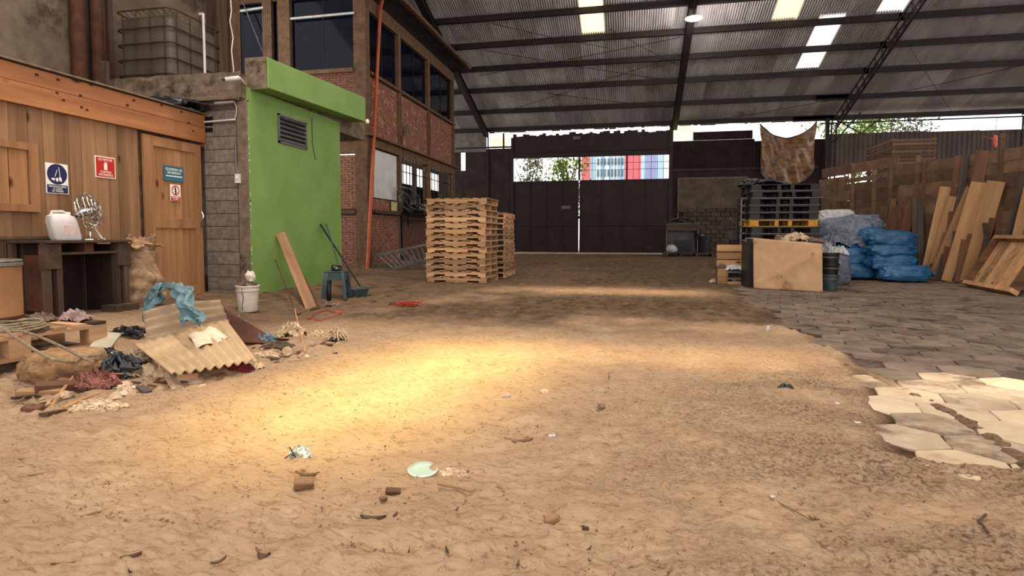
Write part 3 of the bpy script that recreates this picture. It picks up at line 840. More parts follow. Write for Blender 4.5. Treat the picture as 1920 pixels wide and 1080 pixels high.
# low dado of dark upright boards
y = 3.0; i = 0
while y < 5.35:
    a, b = sh((SX + .004, y, .05), (SX + .045 + .004 * (i % 2), y + .115, 1.0)); MB().bb(a, b).obj('dado_board', M_dado, shed); y += .122; i += 1
a, b = sh((SX, 3.0, 1.0), (SX + .07, 5.4, 1.03)); MB().bb(a, b).obj('dado_cap', M_dado, shed)
# fascia
for (z0, z1, dx) in ((2.45, 2.68, .055), (2.685, 2.87, .05)):
    a, b = sh((SX, 3.0, z0), (SX + dx, 7.80, z1)); MB().bb(a, b).obj('fascia_board', M_fascia, shed, bevel=.004)
kn = MB()
for (px, py) in ((69, 140), (109, 149), (107, 174), (119, 188), (151, 179), (153, 201), (163, 206), (171, 159), (239, 197), (251, 188), (303, 197), (340, 210), (354, 230), (362, 246)):
    p = onX(px, py, SX + .056) - Vector((SX, 6, 0)); kn.box(p, (.006, .035, .022))
kn.obj('knots', mat('knot', C(62, 28, 14), C(50, 22, 12), bump=0, var=0), shed)
a, b = sh((SX - 3.1, 2.9, 2.885), (SX + .09, 7.84, 2.905)); MB().bb(a, b).obj('roof_sheet', M_clothgrey, shed)
a, b = sh((SX - .2, 7.80, 2.40), (SX + .03, 7.83, 2.9)); MB().bb(a, b).obj('corner_board', M_fascia, shed)
# door
door = thing('shed_door_group', None, None); bpy.data.objects.remove(door)
dr = MB()
D0, D1, DT = 6.66, 7.72, 2.41
for (y0, y1, z0, z1) in ((D0, D0 + .17, .12, DT), (D1 - .14, D1, .12, DT), (D0 + .17, D1 - .14, DT - .14, DT), (D0 + .17, D1 - .14, 1.14, 1.28), (D0 + .17, D1 - .14, .14, .28)):
    a, b = sh((SX - .01, y0, z0), (SX + .028, y1, z1)); dr.bb(a, b)
dd = dr.obj('door', M_door, shed, bevel=.004)
y = D0 + .17
for i in range(6):
    w = (D1 - .14 - D0 - .17) / 6
    a, b = sh((SX - .02, y + .002, .2), (SX + .006 + .002 * (i % 2), y + w - .002, DT - .1)); MB().bb(a, b).obj('door_board', M_door, dd); y += w
p = onX(379, 412, SX + .05) - Vector((SX, 6, 0))
h = MB(); h.tube([(p.x, p.y, p.z + .12), (p.x + .03, p.y, p.z + .06), (p.x + .01, p.y, p.z)], .012, 6); h.box((p.x, p.y, p.z - .06), (.03, .05, .07)); h.obj('padlock', M_chrome, dd)
# signs on the shed
RX = (math.pi / 2, 0, math.pi / 2)
def sign(label, px0, py0, px1, py1, cat='sign'):
    a = onX(px0, py0, SX); b = onX(px1, py1, SX)
    y0, y1 = min(a.y, b.y), max(a.y, b.y); z0, z1 = min(a.z, b.z), max(a.z, b.z)
    return thing('safety_sign', label, cat, (SX + .008, (y0 + y1) / 2, (z0 + z1) / 2)), y1 - y0, z1 - z0
def ring(r0, r1, n=40, d=.002):
    mb = MB()
    vs = []
    for i in range(n):
        a = 2 * math.pi * i / n
        vs += [(d, r0 * math.cos(a), r0 * math.sin(a)), (d, r1 * math.cos(a), r1 * math.sin(a))]
    fs = [(2 * i, 2 * i + 1, (2 * i + 3) % (2 * n), (2 * i + 2) % (2 * n)) for i in range(n)]
    return mb.add(vs, fs)
def disc(r, n=40, d=.002, c=(0, 0)):
    return MB().add([(d, c[0] + r * math.cos(2 * math.pi * i / n), c[1] + r * math.sin(2 * math.pi * i / n)) for i in range(n)], [tuple(range(n))])
s, w, h = sign('white safety sign with a dark blue broom disc, below and left of the red sign', 85, 305, 126, 364)
w, h = .265, .345
MB().box((0, 0, 0), (.006, w, h)).obj('plate', M_white, s)
q = disc(.118, d=.0045); q.v = [(x, y, z + .05) for x, y, z in q.v]; q.obj('blue_disc', M_navy, s)
ic = MB()
ic.beam((.0055, -.03, .02), (.0055, -.002, .10), .010, .003); ic.beam((.0055, .03, .02), (.0055, .018, .13), .012, .003)
ic.add([(.006, -.075, .0), (.006, -.068, -.012), (.006, -.035, -.03), (.006, -.028, .0), (.006, -.048, .006)], [(0, 1, 2, 3, 4)])
ic.add([(.006, .018, .02), (.006, .020, -.025), (.006, .055, -.03), (.006, .045, .018)], [(0, 1, 2, 3)])
ic.add([(.006, -.022, .008), (.006, -.015, -.032), (.006, .006, -.032), (.006, .012, .008)], [(0, 1, 2, 3)])
ic.obj('broom_symbol', M_white, s)
MB().box((.004, .0, -.118), (.003, w * .92, .092)).obj('caption_band', M_navy, s)
text('MANTENGA LIMPIO\nEL LUGAR\nDE TRABAJO', .028, M_white, s, (.006, 0, -.118), RX, sx=.85)
s, w, h = sign('red fire extinguisher sign with white border, above the silver fan', 177, 292, 215, 335)
w, h = .285, .265
MB().box((0, 0, 0), (.006, w, h)).obj('plate', M_white, s)
MB().box((.002, 0, 0), (.006, w - .025, h - .025)).obj('red_field', M_red, s)
text('EXTINTOR', .042, M_white, s, (.0065, 0, .090), RX, sx=.95)
text('CONTRA\nINCENDIOS', .040, M_white, s, (.0065, 0, -.078), RX, sx=.95)
ic = MB(); ic.box((.0065, .0, .008), (.002, .045, .082)); ic.box((.0065, 0, .056), (.002, .02, .02)); ic.beam((.0065, 0, .062), (.0065, .03, .058), .008, .002); ic.obj('extinguisher_symbol', M_white, s)
s, w, h = sign('teal blue notice with white lettering on the shed door', 303, 308, 342, 343)
w, h = .36, .215
MB().box((.02, 0, 0), (.006, w, h)).obj('plate', M_teal, s, bevel=.0)
text('GUARDIA DE', .052, M_white, s, (.0245, 0, .055), RX)
text('SEGURIDAD', .046, M_white, s, (.0245, 0, .008), RX)
MB().box((.0245, 0, -.038), (.002, .30, .016)).obj('white_line', M_white, s)
s, w, h = sign('small white and red no-entry notice on the shed door under the teal one', 315, 345, 336, 378)
w, h = .19, .235
MB().box((.02, 0, 0), (.006, w, h)).obj('plate', M_white, s)
q = ring(.058, .072, d=.025); q.v = [(x, y, z + .035) for x, y, z in q.v]
q.beam((.025, -.045, .08), (.025, .045, -.01), .010, .002); q.obj('ban_ring', M_red, s)
q = MB(); q.box((.0245, 0, .035), (.002, .022, .06)); q.box((.0245, 0, .078), (.002, .02, .018)); q.box((.0245, -.006, -.010), (.002, .010, .04)); q.box((.0245, .008, -.010), (.002, .010, .04)); q.obj('figure_symbol', M_black, s)
MB().box((.0245, 0, -.082), (.002, w * .92, .062)).obj('caption_band', M_red, s)
text('PROHIBIDO\nEL PASO', .027, M_white, s, (.0265, 0, -.082), RX)

# ================================================================== BLOCK PILLAR, SLAB, TANK
PY = 7.82
pil = thing('block_pillar', 'grey concrete block pillar between the timber shed and the green wall', 'pillar', (-6.1, PY + .3, 0))
def pl(a, b): o_ = Vector((-6.1, PY + .3, 0)); return Vector(a) - o_, Vector(b) - o_
a, b = pl((-6.48, PY + .012, 0), (-5.90, PY + .5, 3.1)); MB().bb(a, b).obj('mortar_core', M_mortar, pil)
cb = MB().box((0, 0, 0), (.376, .05, .186)).mesh('concrete_block', M_block, False)
cbh = MB().box((0, 0, 0), (.180, .05, .186)).mesh('concrete_block', M_block, False)
for r_ in range(15):
    z = .1 + r_ * .196
    if r_ % 2: xs_ = ((cb, -6.10), (cbh, -6.385))
    else: xs_ = ((cb, -6.29), (cbh, -6.005))
    for me, x in xs_:
        q, _ = pl((x, PY + .022, z), (0, 0, 0)); link('concrete_block', me, pil, q)
a, b = pl((-5.90, PY - .005, 0), (-5.72, PY + .5, 3.08)); MB().bb(a, b).obj('column_render', M_conc, pil, bevel=.01)
a, b = pl((-6.46, PY - .02, 3.02), (-5.93, PY + .1, 3.09)); MB().bb(a, b).obj('capping', M_conc, pil)
# two dark vent slots near the shed corner
for (y0, y1) in ((219, 226), (230, 236), (240, 248)):
    a = onY(384, y0, PY - .005); b = onY(399, y1, PY - .005); MB().bb(pl(a, a)[0], pl(b + Vector((0, .012, 0)), a)[0]).obj('vent_slot', M_black, pil)
# light switch box, conduits and cable
p = onY(446, 335, PY - .02); t = thing('switch_box', 'small cream electrical switch box on the block pillar', 'switch', p)
MB().box((0, 0, 0), (.085, .04, .14)).obj('box', M_jug, t, bevel=.006); MB().box((0, -.022, .02), (.03, .01, .04)).obj('switch', M_white, t)
cab = [(430, -30), (434, 20), (431, 40), (437, 70), (434, 95), (438, 130), (437, 150), (441, 165), (437, 185), (443, 200), (443, 215), (440, 224)]
tag(MB().tube([onY(x, y, PY - .03) for x, y in cab], .008, 6).obj('power_cable', M_jug), 'pale wavy power cable hanging down the pillar past the camera', 'cable')
q = MB(); q.tube([onY(441, 224, PY - .03), onY(381, 229, PY - .03)], .014, 8); q.tube([onY(403, 193, PY - .03), onY(438, 190, PY - .03)], .018, 8)
tag(q.obj('conduit', M_jug), 'two short white conduit pipes on top of the block pillar', 'pipe')
q = MB().tube([onY(442, 270, PY - .02), onY(442, 300, PY - .02), onY(446, 327, PY - .02)], .012, 6)
tag(q.obj('wall_conduit', M_alu), 'grey conduit running down the pillar into the cream switch box', 'pipe')
# slab carrying the tank
slab = thing('concrete_slab', 'rough concrete slab with crumbling edge carrying the caged tank', 'slab', (-7.5, 9, 3.1))
mb = MB()
def sl(u, v):
    x = -9.55 + u * 3.83; k = .04 * mnoise.noise(Vector((x * 3, v * 2, 1)))
    return Vector((x + 7.5, PY - .12 + k - 9, (3.10 + v * .38 + .05 * mnoise.noise(Vector((x * 4, v * 3, 5)))) - 3.1))
mb.grid(sl, 60, 6); mb.obj('slab_edge', M_conc, slab)
MB().bb((-2.05, -1.24, .0), (1.76, 2.8, .36)).obj('slab_body', M_conc, slab)
MB().bb((-1.0, -1.32, -.03), (1.70, -.9, .03)).obj('beam_lip', M_conc, slab)
tank = thing('caged_water_tank', 'grimy bulk liquid tank in a rusty tubular cage on the slab', 'tank', (-8.16, 9.1, 3.49))
mb = MB()
def rr_(hx, hy, r, z):
    o_ = []
    for (cx, cy, a0) in ((hx - r, hy - r, 0), (-hx + r, hy - r, 90), (-hx + r, -hy + r, 180), (hx - r, -hy + r, 270)):
        for k in range(6):
            a = math.radians(a0 + k * 18); o_.append((cx + r * math.cos(a), cy + r * math.sin(a), z))
    return o_
prof = [(.52, .58, .12, .14), (.53, .59, .14, .2), (.53, .59, .14, 1.18), (.50, .56, .14, 1.26), (.40, .46, .14, 1.29)]
rings = [rr_(a, b, r, z) for a, b, r, z in prof]
for k in rings: mb.v += k
n = 24
for i in range(len(rings) - 1):
    for j in range(n): mb.f.append((i * n + j, i * n + (j + 1) % n, (i + 1) * n + (j + 1) % n, (i + 1) * n + j))
mb.f.append(tuple((len(rings) - 1) * n + j for j in range(n))); mb.sm = True
mb.obj('tank_body', M_tank, tank)
MB().lathe([(.12, 1.28), (.12, 1.33), (.0, 1.34)], 16).obj('tank_lid', M_black, tank)
for z in (.28, .54, .80, 1.06, 1.36):
    MB().tube(rr_(.56, .62, .13, z), .014, 6, closed=True).obj('cage_bar', M_cage, tank)
for k in range(4):
    for s in (-1, 1):
        x = -.42 + .28 * k
        MB().tube([(x, s * .60, .12), (x, s * .60, 1.34)], .010, 5).obj('cage_upright', M_cage, tank)
        MB().tube([(s * .54, x * 1.1, .12), (s * .54, x * 1.1, 1.34)], .010, 5).obj('cage_upright', M_cage, tank)
for i in range(9):
    x = -.5 + i * .125
    MB().tube([(x, -.62, 1.36), (x + .06, -.54, 1.28)], .008, 5).obj('cage_tie', M_cage, tank)
bs = MB()
for y in (-.5, 0, .5): bs.bb((-.56, y - .06, 0), (.56, y + .06, .10))
bs.bb((-.58, -.62, .10), (.58, .62, .13)); bs.obj('base_pallet', M_cage, tank)
p = onX(381, 26, -7.45); q = onX(383, 141, -7.45)
tag(MB().tube([(-7.45, p.y, 3.49), (-7.45, p.y, p.z)], .022, 8).tube([(-7.45, p.y, p.z), (-7.53, p.y, p.z)], .022, 8).obj('tank_pipe', M_jug), 'thin pale upright pipe in front of the caged tank', 'pipe')
# junk behind the shed roof
put_cloth('black_netting', 0, 0, .75, .35, .45, M_blackbag, 'heap of black netting on the shed roof under the rusty pipes', 'net', 3, at=(-8.55, 7.5, 2.91), rz=.3)
put_cloth('black_sheet', 0, 0, .9, .3, .22, M_blackbag, 'black plastic sheet on the shed roof beneath the concrete slab', 'sheet', 8, at=(-7.2, 7.45, 2.91))
q = onY(198, 130, 7.7); tag(MB().bb((q.x - .06, 7.66, 2.905), (q.x + .05, 7.72, q.z + .12)).obj('timber_stub', M_oldwoodZ), 'short upright timber stub on the shed roof beside the tank', 'timber')
# surveillance camera
p = onY(441, 148, PY - .25); t = thing('security_camera', 'small white security camera on the corner above the block pillar', 'camera', p, rz=.5)
MB().tube([(-.13, 0, -.02), (.06, 0, .02)], .035, 12).obj('housing', M_jug, t); MB().lathe([(.02, -.01), (.035, -.01), (.035, .01)], 12, (-.14, 0, -.025)).obj('lens', M_black, t)
MB().tube([(.06, 0, .02), (.10, .08, -.02), (.10, .22, -.02)], .018, 8).obj('bracket', M_jug, t)

# ================================================================== GREEN HUT
hut = thing('green_hut', 'bright green painted masonry hut with flat projecting canopy', 'hut', (-6.2, 9.2, 0))
def hu(a): return Vector(a) - Vector((-6.2, 9.2, 0))
MB().bb(hu((-5.86, PY + .01, -.05)), hu((-5.7, 10.62, 3.27))).obj('green_wall', M_green, hut)
MB().bb(hu((-6.9, PY + .52, -.05)), hu((-5.87, 10.62, 3.08))).obj('rear_wall', M_block, hut)
mb = MB(); X0, X1_ = -5.76, -5.40
zz = lambda y: 3.26 + (y - 7.9) * .034
mb.add([hu(v) for v in ((X0, 7.9, 3.27), (X1_, 7.9, zz(7.9)), (X1_, 11.15, zz(11.15)), (X0, 11.15, 3.37), (X0, 7.9, 3.72), (X1_, 7.9, 3.72), (X1_, 11.15, 3.865), (X0, 11.15, 3.865))], BOXF)
mb.obj('canopy', M_green, hut, bevel=.012)
mb = MB(); mb.grid(lambda u, v: hu((X0 - .02 + u * .37, 7.885 - .02 * abs(mnoise.noise(Vector((u * 3, v * 4, 2)))), 3.25 + v * .475)), 8, 8); mb.obj('raw_canopy_end', M_conc, hut)
# flaked paint edge
mb = MB()
for i in range(26):
    z = R.uniform(.2, 3.1); mb.box(hu((-5.703, PY + .008, z)), (.012, .008, R.uniform(.01, .05)))
mb.obj('paint_flakes', M_whitesack, hut)['kind'] = 'stuff'
va, vb_ = onX(521, 213, -5.69), onX(575, 279, -5.69)
vt = MB(); y0, y1, z0, z1 = va.y, vb_.y, 2.56, 3.035
vt.bb(hu((-5.72, y0, z0)), hu((-5.675, y0 + .03, z1))); vt.bb(hu((-5.72, y1 - .03, z0)), hu((-5.675, y1, z1))); vt.bb(hu((-5.72, y0, z1 - .03)), hu((-5.675, y1, z1))); vt.bb(hu((-5.72, y0, z0)), hu((-5.675, y1, z0 + .03)))
v_ = vt.obj('vent_frame', M_alu, hut)
MB().bb(hu((-5.72, y0, z0)), hu((-5.698, y1, z1))).obj('vent_opening', M_black, v_)
for i in range(6):
    z = z0 + .06 + i * .073; MB().box(hu((-5.682, (y0 + y1) / 2, z)), (.012, y1 - y0 - .05, .052), Matrix.Rotation(-.6, 3, 'Y')).obj('slat', M_alu, v_)
MB().tube([hu(onX(585, 222, -5.69)), hu(onX(586, 270, -5.69)), hu(onX(592, 300, -5.69))], .006, 5).obj('wall_wire', M_stool, hut)
t = thing('white_floodlight', 'tiny white fitting at the far corner of the green canopy', 'lamp', onX(689, 228, -5.36)); MB().lathe([(.03, -.04), (.045, 0), (.02, .05)], 12).obj('bulb', M_white, t)

# ================================================================== OFFICE BLOCK
OX, OY, OE = -7.95, 16.44, 25.3
off = thing('office_block', 'two-storey brick office with tinted upper windows and a barred ground floor', 'office', (-10, 20, 0))
def of(a): return Vector(a) - Vector((-10, 20, 0))
def ob(name, a, b, m, parent=off, **k): return MB().bb(of(a), of(b)).obj(name, m, parent, **k)
GFZ = 1.78
cols_y = [OY, 19.05, 22.0, OE]
ob('floor_core', (-12.6, OY + .2, 0), (OX - .14, OE, .05), M_conc)
ob('corner_column', (OX - .38, OY, 0), (OX + .02, OY + .28, 8.4), M_offwood)
for y in cols_y[1:]:
    d = -.22 if y == OE else -.10
    ob('column', (OX - .25, y + d, GFZ), (OX + .02, y + d + .22, 8.0), M_offwood)
    ob('column_strip', (OX - .1, y + d + .08, 4.15), (OX + .05, y + d + .15, 6.0), M_offwood)
ob('floor_beam', (OX - .3, OY + .285, 3.79), (OX + .03, OE, 4.06), M_offwood)
ob('ledge', (OX - .3, OY - .1, 4.06), (OX + .18, OE + .25, 4.13), M_offwood)
ob('window_sill', (OX - .2, OY + .25, 5.97), (OX + .07, OE, 6.06), M_offwood)
ob('head_beam', (OX - .3, OY + .285, 7.88), (OX + .015, OE, 8.30), M_offwood)
ob('lower_sill', (OX - .3, OY + .285, 1.72), (OX + .14, OE, 1.83), M_oldwood)
ob('plinth', (OX - .2, OY - .05, 0), (OX + .06, OE, .12), M_conc)
ob('plinth_post', (OX - .12, OY - .02, 0), (OX + .05, OY + .22, 1.75), M_offwood)
# roof overhang and gutter
ob('soffit', (-12.8, OY - .4, 8.42), (-7.25, OE + .2, 8.50), M_darkwall)
MB().tube([of((-7.2, OY - .6, 8.52)), of((-7.2, OE + .1, 8.52))], .07, 10).obj('gutter', M_offwood, off)
ob('gutter_board', (-7.30, OY - .6, 8.40), (-7.24, OE + .1, 8.56), M_darkwall)
# brick panels: every brick is real, joined per panel
def bricks(y0, y1, z0, z1, x, name='brick_panel', axis='Y', m=M_brick, proud=.018, prm=0):
    mb = MB(); r_ = 0; z = z0; bh, bl = .075, .24
    rr = random.Random(int(y0 * 7 + z0 * 13))
    while z + bh < z1 + .02:
        y = y0 - (bl / 2 if r_ % 2 else 0)
        while y < y1:
            a, b = max(y, y0), min(y + bl - .014, y1)
            if b - a > .03:
                pr = proud + rr.uniform(-.008, .008)
                if axis == 'Y': mb.bb(of((x - .06, a, z)), of((x + pr, b, z + bh - .013)))
                else: mb.bb(of((a, x - pr, z)), of((b, x + .06, z + bh - .013)))
            y += bl
        z += bh; r_ += 1
    o = mb.obj(name, m, off); o['kind'] = 'stuff'
    if axis == 'Y': ob('mortar_back', (x - .10, y0, z0), (x, y1, z1), M_mortar)
    else: ob('mortar_back', (y0, x, z0), (y1, x + .1, z1), M_mortar)
    return o
M_brick2 = mat('pale_brick', C(150, 102, 80), C(122, 78, 60), scale=7, bump=.4, var=.1, spots=C(178, 146, 126), spot_scale=4, spot_lo=.55)
for i in range(3):
    bricks(cols_y[i] + .26, cols_y[i + 1] - .12, 4.13, 5.97, OX - .06, m=M_brick2)
    bricks(cols_y[i] + .26, cols_y[i + 1] - .12, .12, 1.72, OX - .05)
# near face brick and frames
bricks(-12.4, OX - .38, 4.5, 6.0, OY + .06, axis='X')
bricks(-9.4, OX - .40, 1.85, 3.5, OY + .06, axis='X')
bricks(-9.4, OX - .40, .0, 1.70, OY + .06, axis='X')
ob('near_beam', (-12.6, OY + .02, 3.55), (OX - .385, OY + .2, 4.12), M_offwood); ob('near_ledge', (-10.0, OY - .12, 4.125), (OX - .385, OY + .1, 4.17), M_conc)
ob('near_sill', (-12.6, OY - .08, 5.98), (OX - .385, OY + .12, 6.10), M_offwood); ob('near_sill', (-9.6, OY - .06, 1.70), (OX - .385, OY + .1, 1.82), M_oldwood)
ob('near_head', (-12.8, OY - .02, 8.30), (OX - .385, OY + .2, 8.5), M_offwood)
for (a, b) in ((494, 511), (523, 545)):
    xa_, xb_ = onY(a, 60, OY).x, onY(b, 60, OY).x
    ob('near_post', (xa_, OY - .06, 4.4), (xb_, OY + .16, 8.4), M_offwood)
ob('near_post', (-9.45, OY - .01, 0), (-9.2, OY + .2, 4.0), M_offwood)
ob('near_post', (onY(433, 60, OY).x, OY - .03, 4), (onY(445, 60, OY).x, OY + .16, 8.5), M_offwood)
# tinted glass upstairs
for i in range(3):
    y0, y1 = cols_y[i] + .2, cols_y[i + 1] - .05
    pane = ob('window_pane', (OX - .13, y0, 6.05), (OX - .11, y1, 7.9), M_darkglass)
    ob('mullion', (OX - .14, (y0 + y1) / 2 - .02, 6.05), (OX - .09, (y0 + y1) / 2 + .02, 7.9), M_darkwall)
x0s = [onY(v, 60, OY).x for v in (446, 494)] + [onY(v, 60, OY).x for v in (546, 663)]
for (a, b) in ((x0s[0], x0s[1]), (onY(511, 60, OY).x, onY(523, 60, OY).x), (x0s[2], (x0s[2] + x0s[3]) / 2 - .01), ((x0s[2] + x0s[3]) / 2 + .01, x0s[3])):
    ob('window_pane', (a, OY + .08, 6.08), (b, OY + .10, 8.32), M_darkglass)
xm_ = (x0s[2] + x0s[3]) / 2; ob('mullion', (xm_ - .02, OY + .07, 6.08), (xm_ + .02, OY + .09, 8.32), M_darkwall)
MB().tube([of(onY(447, 21, OY - .05)), of(onY(494, 14, OY - .05))], .035, 8).tube([of(onY(545, 35, OY - .05)), of(onY(664, 24, OY - .05))], .035, 8).obj('curtain_rail', M_jug, off)
MB().tube([of(onY(452, -5, OY - .15)), of(onY(492, 95, OY - .15))], .02, 5).obj('slack_wire', M_alu, off)
# interior behind the ground-floor windows
ob('inner_wall', (-11.5, OY + .3, 0), (-11.4, OE, 3.8), M_mortar)
# ground-floor bays: whiteboard then two barred windows
wbp = ob('whiteboard', (OX - .06, OY + .52, 2.22), (OX + .0, 18.72, 3.72), mat('whiteboard_face', C(206, 206, 200), C(186, 184, 178), rough=.4, scale=2, bump=0, var=0, spots=C(170, 168, 164), spot_scale=2, spot_lo=.6))
bricks(OY + .28, 18.95, 1.83, 3.78, OX - .10, m=M_brick2)
ob('paper_notice', (OX - .03, 18.3, 1.86), (OX + .0, 18.75, 2.16), mat('yellowed_paper', C(206, 208, 150), C(180, 182, 130), bump=0, var=0))
for (y0, y1) in ((19.2, 21.85), (22.2, 25.05)):
    gl = MB().bb(of((OX - .6, y0, 3.0)), of((OX - .58, y1 - .25, 3.72))).obj('lit_window', emis('daylit_glass' + str(int(y0)), (1, .98, .92, 1), 1.3), off)
    MB().bb(of((OX - .62, y0, 1.85)), of((OX - .60, y1 - .25, 2.98))).obj('lower_glass', M_darkglass, off)
    n = 8
    for k in range(n + 1):
        y = y0 + (y1 - y0) * k / n; MB().tube([of((OX - .1, y, 1.83)), of((OX - .1, y, 3.79))], .018, 5).obj('window_bar', M_steel, off)
    for z in (2.4, 3.3): MB().tube([of((OX - .1, y0, z)), of((OX - .1, y1, z))], .018, 5).obj('window_bar', M_steel, off)
# orange pipe
p0 = onX(689, 505, -7.80); p1 = onX(713, 16, -7.80)
tag(MB().tube([(-7.80, p0.y, .0), (-7.80, (p0.y * 2 + p1.y) / 3, p1.z / 3), (-7.80, p1.y, p1.z), (-7.78, p1.y + .15, p1.z + .35), (-7.6, p1.y + .3, 8.5)], .055, 10).obj('downpipe', M_orange), 'tall orange-painted pipe standing against the office corner', 'pipe')
# wall-hung bracket with wire junk by the barred window
t = thing('wall_rack', 'black metal bracket rack with tangled wire beneath the first barred office window', 'rack', onX(778, 400, -7.7))
w = MB(); w.beam((0, -1.0, -.02), (0, 1.4, -.02), .35, .04); w.beam((.1, -.9, -.02), (.1, -.9, -.5), .05, .05); w.beam((.1, 1.2, -.02), (.1, 1.2, -.5), .05, .05); w.beam((.0, -1.1, -.25), (.1, 1.3, -.28), .04, .04); w.obj('shelf', M_black, t)
b_ = blob(.22, .55, .22, 4, 12, .5, 2); b_.obj('black_bundle', M_blackbag, t, (0, .2, 0))
w = MB()
for k in range(7):
    rr = random.Random(k); pts = [(rr.uniform(-.1, .15), -.6 + 1.4 * math.cos(a + k) * .6, .45 + .40 * math.sin(a * 1.0 + k * .5)) for a in np.linspace(0, 5.5, 14)]
    w.tube(pts, .014, 5)
w.obj('wire_tangle', M_wire, t)
# rusty clump of cables on the ledge
w = MB()
for k in range(6):
    rr = random.Random(k + 50); w.tube([(rr.uniform(-.1, .1), rr.uniform(-.25, .25), rr.uniform(-.2, .2)) for _ in range(6)], .012, 5)
tag(w.obj('cable_clump', M_rope, None, onX(763, 246, -7.82)), 'small knot of pale cable hooked on the upper brick wall', 'cable')
w = MB(); w.tube([onX(757, 242, -7.84), onX(753, 270, -7.84), onX(757, 292, -7.84), onX(755, 318, -7.84)], .012, 5)
tag(w.obj('dangling_wire', M_black), 'thin dark wire dangling down the office front', 'wire')
# ================================================================== WOODEN PALLET STACKS
def stringer(L=1.2, h=.088, w=.038, notch=True):
    mb = MB(); n0, n1, ln, nh = .15, L - .15 - .23, .23, .038
    pr = [(0, 0), (n0, 0), (n0 + .015, nh), (n0 + ln - .015, nh), (n0 + ln, 0), (n1, 0), (n1 + .015, nh), (n1 + ln - .015, nh), (n1 + ln, 0), (L, 0), (L, h), (0, h)]
    if not notch: pr = [(0, 0), (L, 0), (L, h), (0, h)]
    pr = [(x - L / 2, z) for x, z in pr]; n = len(pr)
    # split into convex pieces
    def slab(a, b, z0, z1): mb.bb((a - L / 2, -w / 2, z0), (b - L / 2, w / 2, z1))
    if notch:
        slab(0, n0, 0, h); slab(n0, n0 + ln, nh, h); slab(n0 + ln, n1, 0, h); slab(n1, n1 + ln, nh, h); slab(n1 + ln, L, 0, h)
    else: slab(0, L, 0, h)
    return mb
WP = .130
ms = stringer().mesh('stringer', M_pallet, False)
def dboard(w): return MB().box((0, 0, 0), (w, 1.0, .016)).mesh('deck_board', M_palletY, False)
mdb = [dboard(.09), dboard(.12)]
def make_pallet(label, group, rnd, missing=False):
    t = thing('wooden_pallet', label, 'pallet', group=group)
    for y in (-.47, 0, .47): link('stringer', ms, t, (0, y, .017))
    n = 7
    for i in range(n):
        x = -.55 + 1.1 * i / (n - 1)
        link('deck_board', mdb[(i + 1) % 2], t, (x + rnd.uniform(-.012, .012), rnd.uniform(-.008, .008), .1135), (0, 0, rnd.uniform(-.01, .01)))
    for i in range(5):
        x = -.55 + 1.1 * i / 4
        link('bottom_board', mdb[0], t, (x, rnd.uniform(-.01, .01), .0085))
    return t
ORD = ['bottom', 'second', 'third', 'fourth', 'fifth', 'sixth', 'seventh', 'eighth', 'ninth', 'tenth', 'eleventh', 'twelfth', 'thirteenth', 'fourteenth']
def stack(p0, p1, n, rz, gname, lab, h=WP, topj=.02):
    """p0: base centre"""
    protos = [make_pallet('x', gname, random.Random(3 + k)) for k in range(2)]
    out = []
    for i in range(n):
        t = protos[i] if i < 2 else copy_tree(protos[i % 2])
        j = topj
        t.location = (p0[0] + R.uniform(-j, j), p0[1] + R.uniform(-j, j), p0[2] + i * h)
        t.rotation_euler = (0, 0, rz + R.uniform(-.015, .015) + (math.pi if i % 2 else 0))
        t.scale = (1.11, 1, WP / .122)
        t['label'] = lab(i, n); out.append(t)
    return out
def ordlab(i, n):
    return ORD[i] + ' from the floor' if i and i < n - 1 else ('topmost' if i == n - 1 else 'resting on the floor')
pa, pb = onZ(803, 527, .0), onZ(910, 533, .0)
rzA = -.03
sc = 1.0
ux = Vector((math.cos(rzA), math.sin(rzA), 0)); uy = Vector((-math.sin(rzA), math.cos(rzA), 0))
print('stack len', (pb - pa).length, rzA)
cA = pb - ux * .66 + uy * .50
gA = gz(cA.x, cA.y)
stack((cA.x, cA.y, gA), None, 14, rzA, 'wooden pallets in the taller front stack', lambda i, n: 'pale wooden pallet in the taller front stack, ' + ordlab(i, n))
pc = onZ(964, 522, 0)
rzB = math.pi / 2 + .03
cB = Vector((-3.47, 14.0, gz(-3.4, 14.0)))
stack((cB.x, cB.y, cB.z), None, 12, rzB, 'wooden pallets in the lower rear stack', lambda i, n: 'pale wooden pallet in the lower stack behind the tall one, ' + ordlab(i, n))
# ladder against the office wall
t = thing('metal_ladder', 'dull metal ladder lying on its side against the office wall beside the pallets', 'ladder')
A0, A1 = onX(706, 480, -7.2), onX(803, 458, -6.2); B0, B1 = Vector((-7.35, 17.2, .10)), Vector((-5.9, 16.2, .12))
A0 = onX(704, 479, -7.6); A1 = onX(815, 455, -5.9); B0 = onX(735, 500, -6.7); B1 = onX(815, 480, -5.7)
A1.z = max(A1.z, .3); B0.z = .07; B1.z = .35
r1 = MB(); r1.beam(A0, A1, .05, .07); r1.obj('side_rail', M_alu, t)
r2 = MB(); r2.beam(B0, B1, .05, .07); r2.obj('side_rail', M_alu, t)
for i in range(11):
    k = .04 + i * .092; MB().tube([A0.lerp(A1, k), B0.lerp(B1, k)], .02, 6).obj('rung', M_alu, t)
r3 = MB(); r3.beam(onX(752, 468, -6.6), onX(800, 500, -5.9), .04, .06); r3.beam(A0, onX(714, 463, -7.85), .04, .05); r3.obj('brace', M_alu, t)

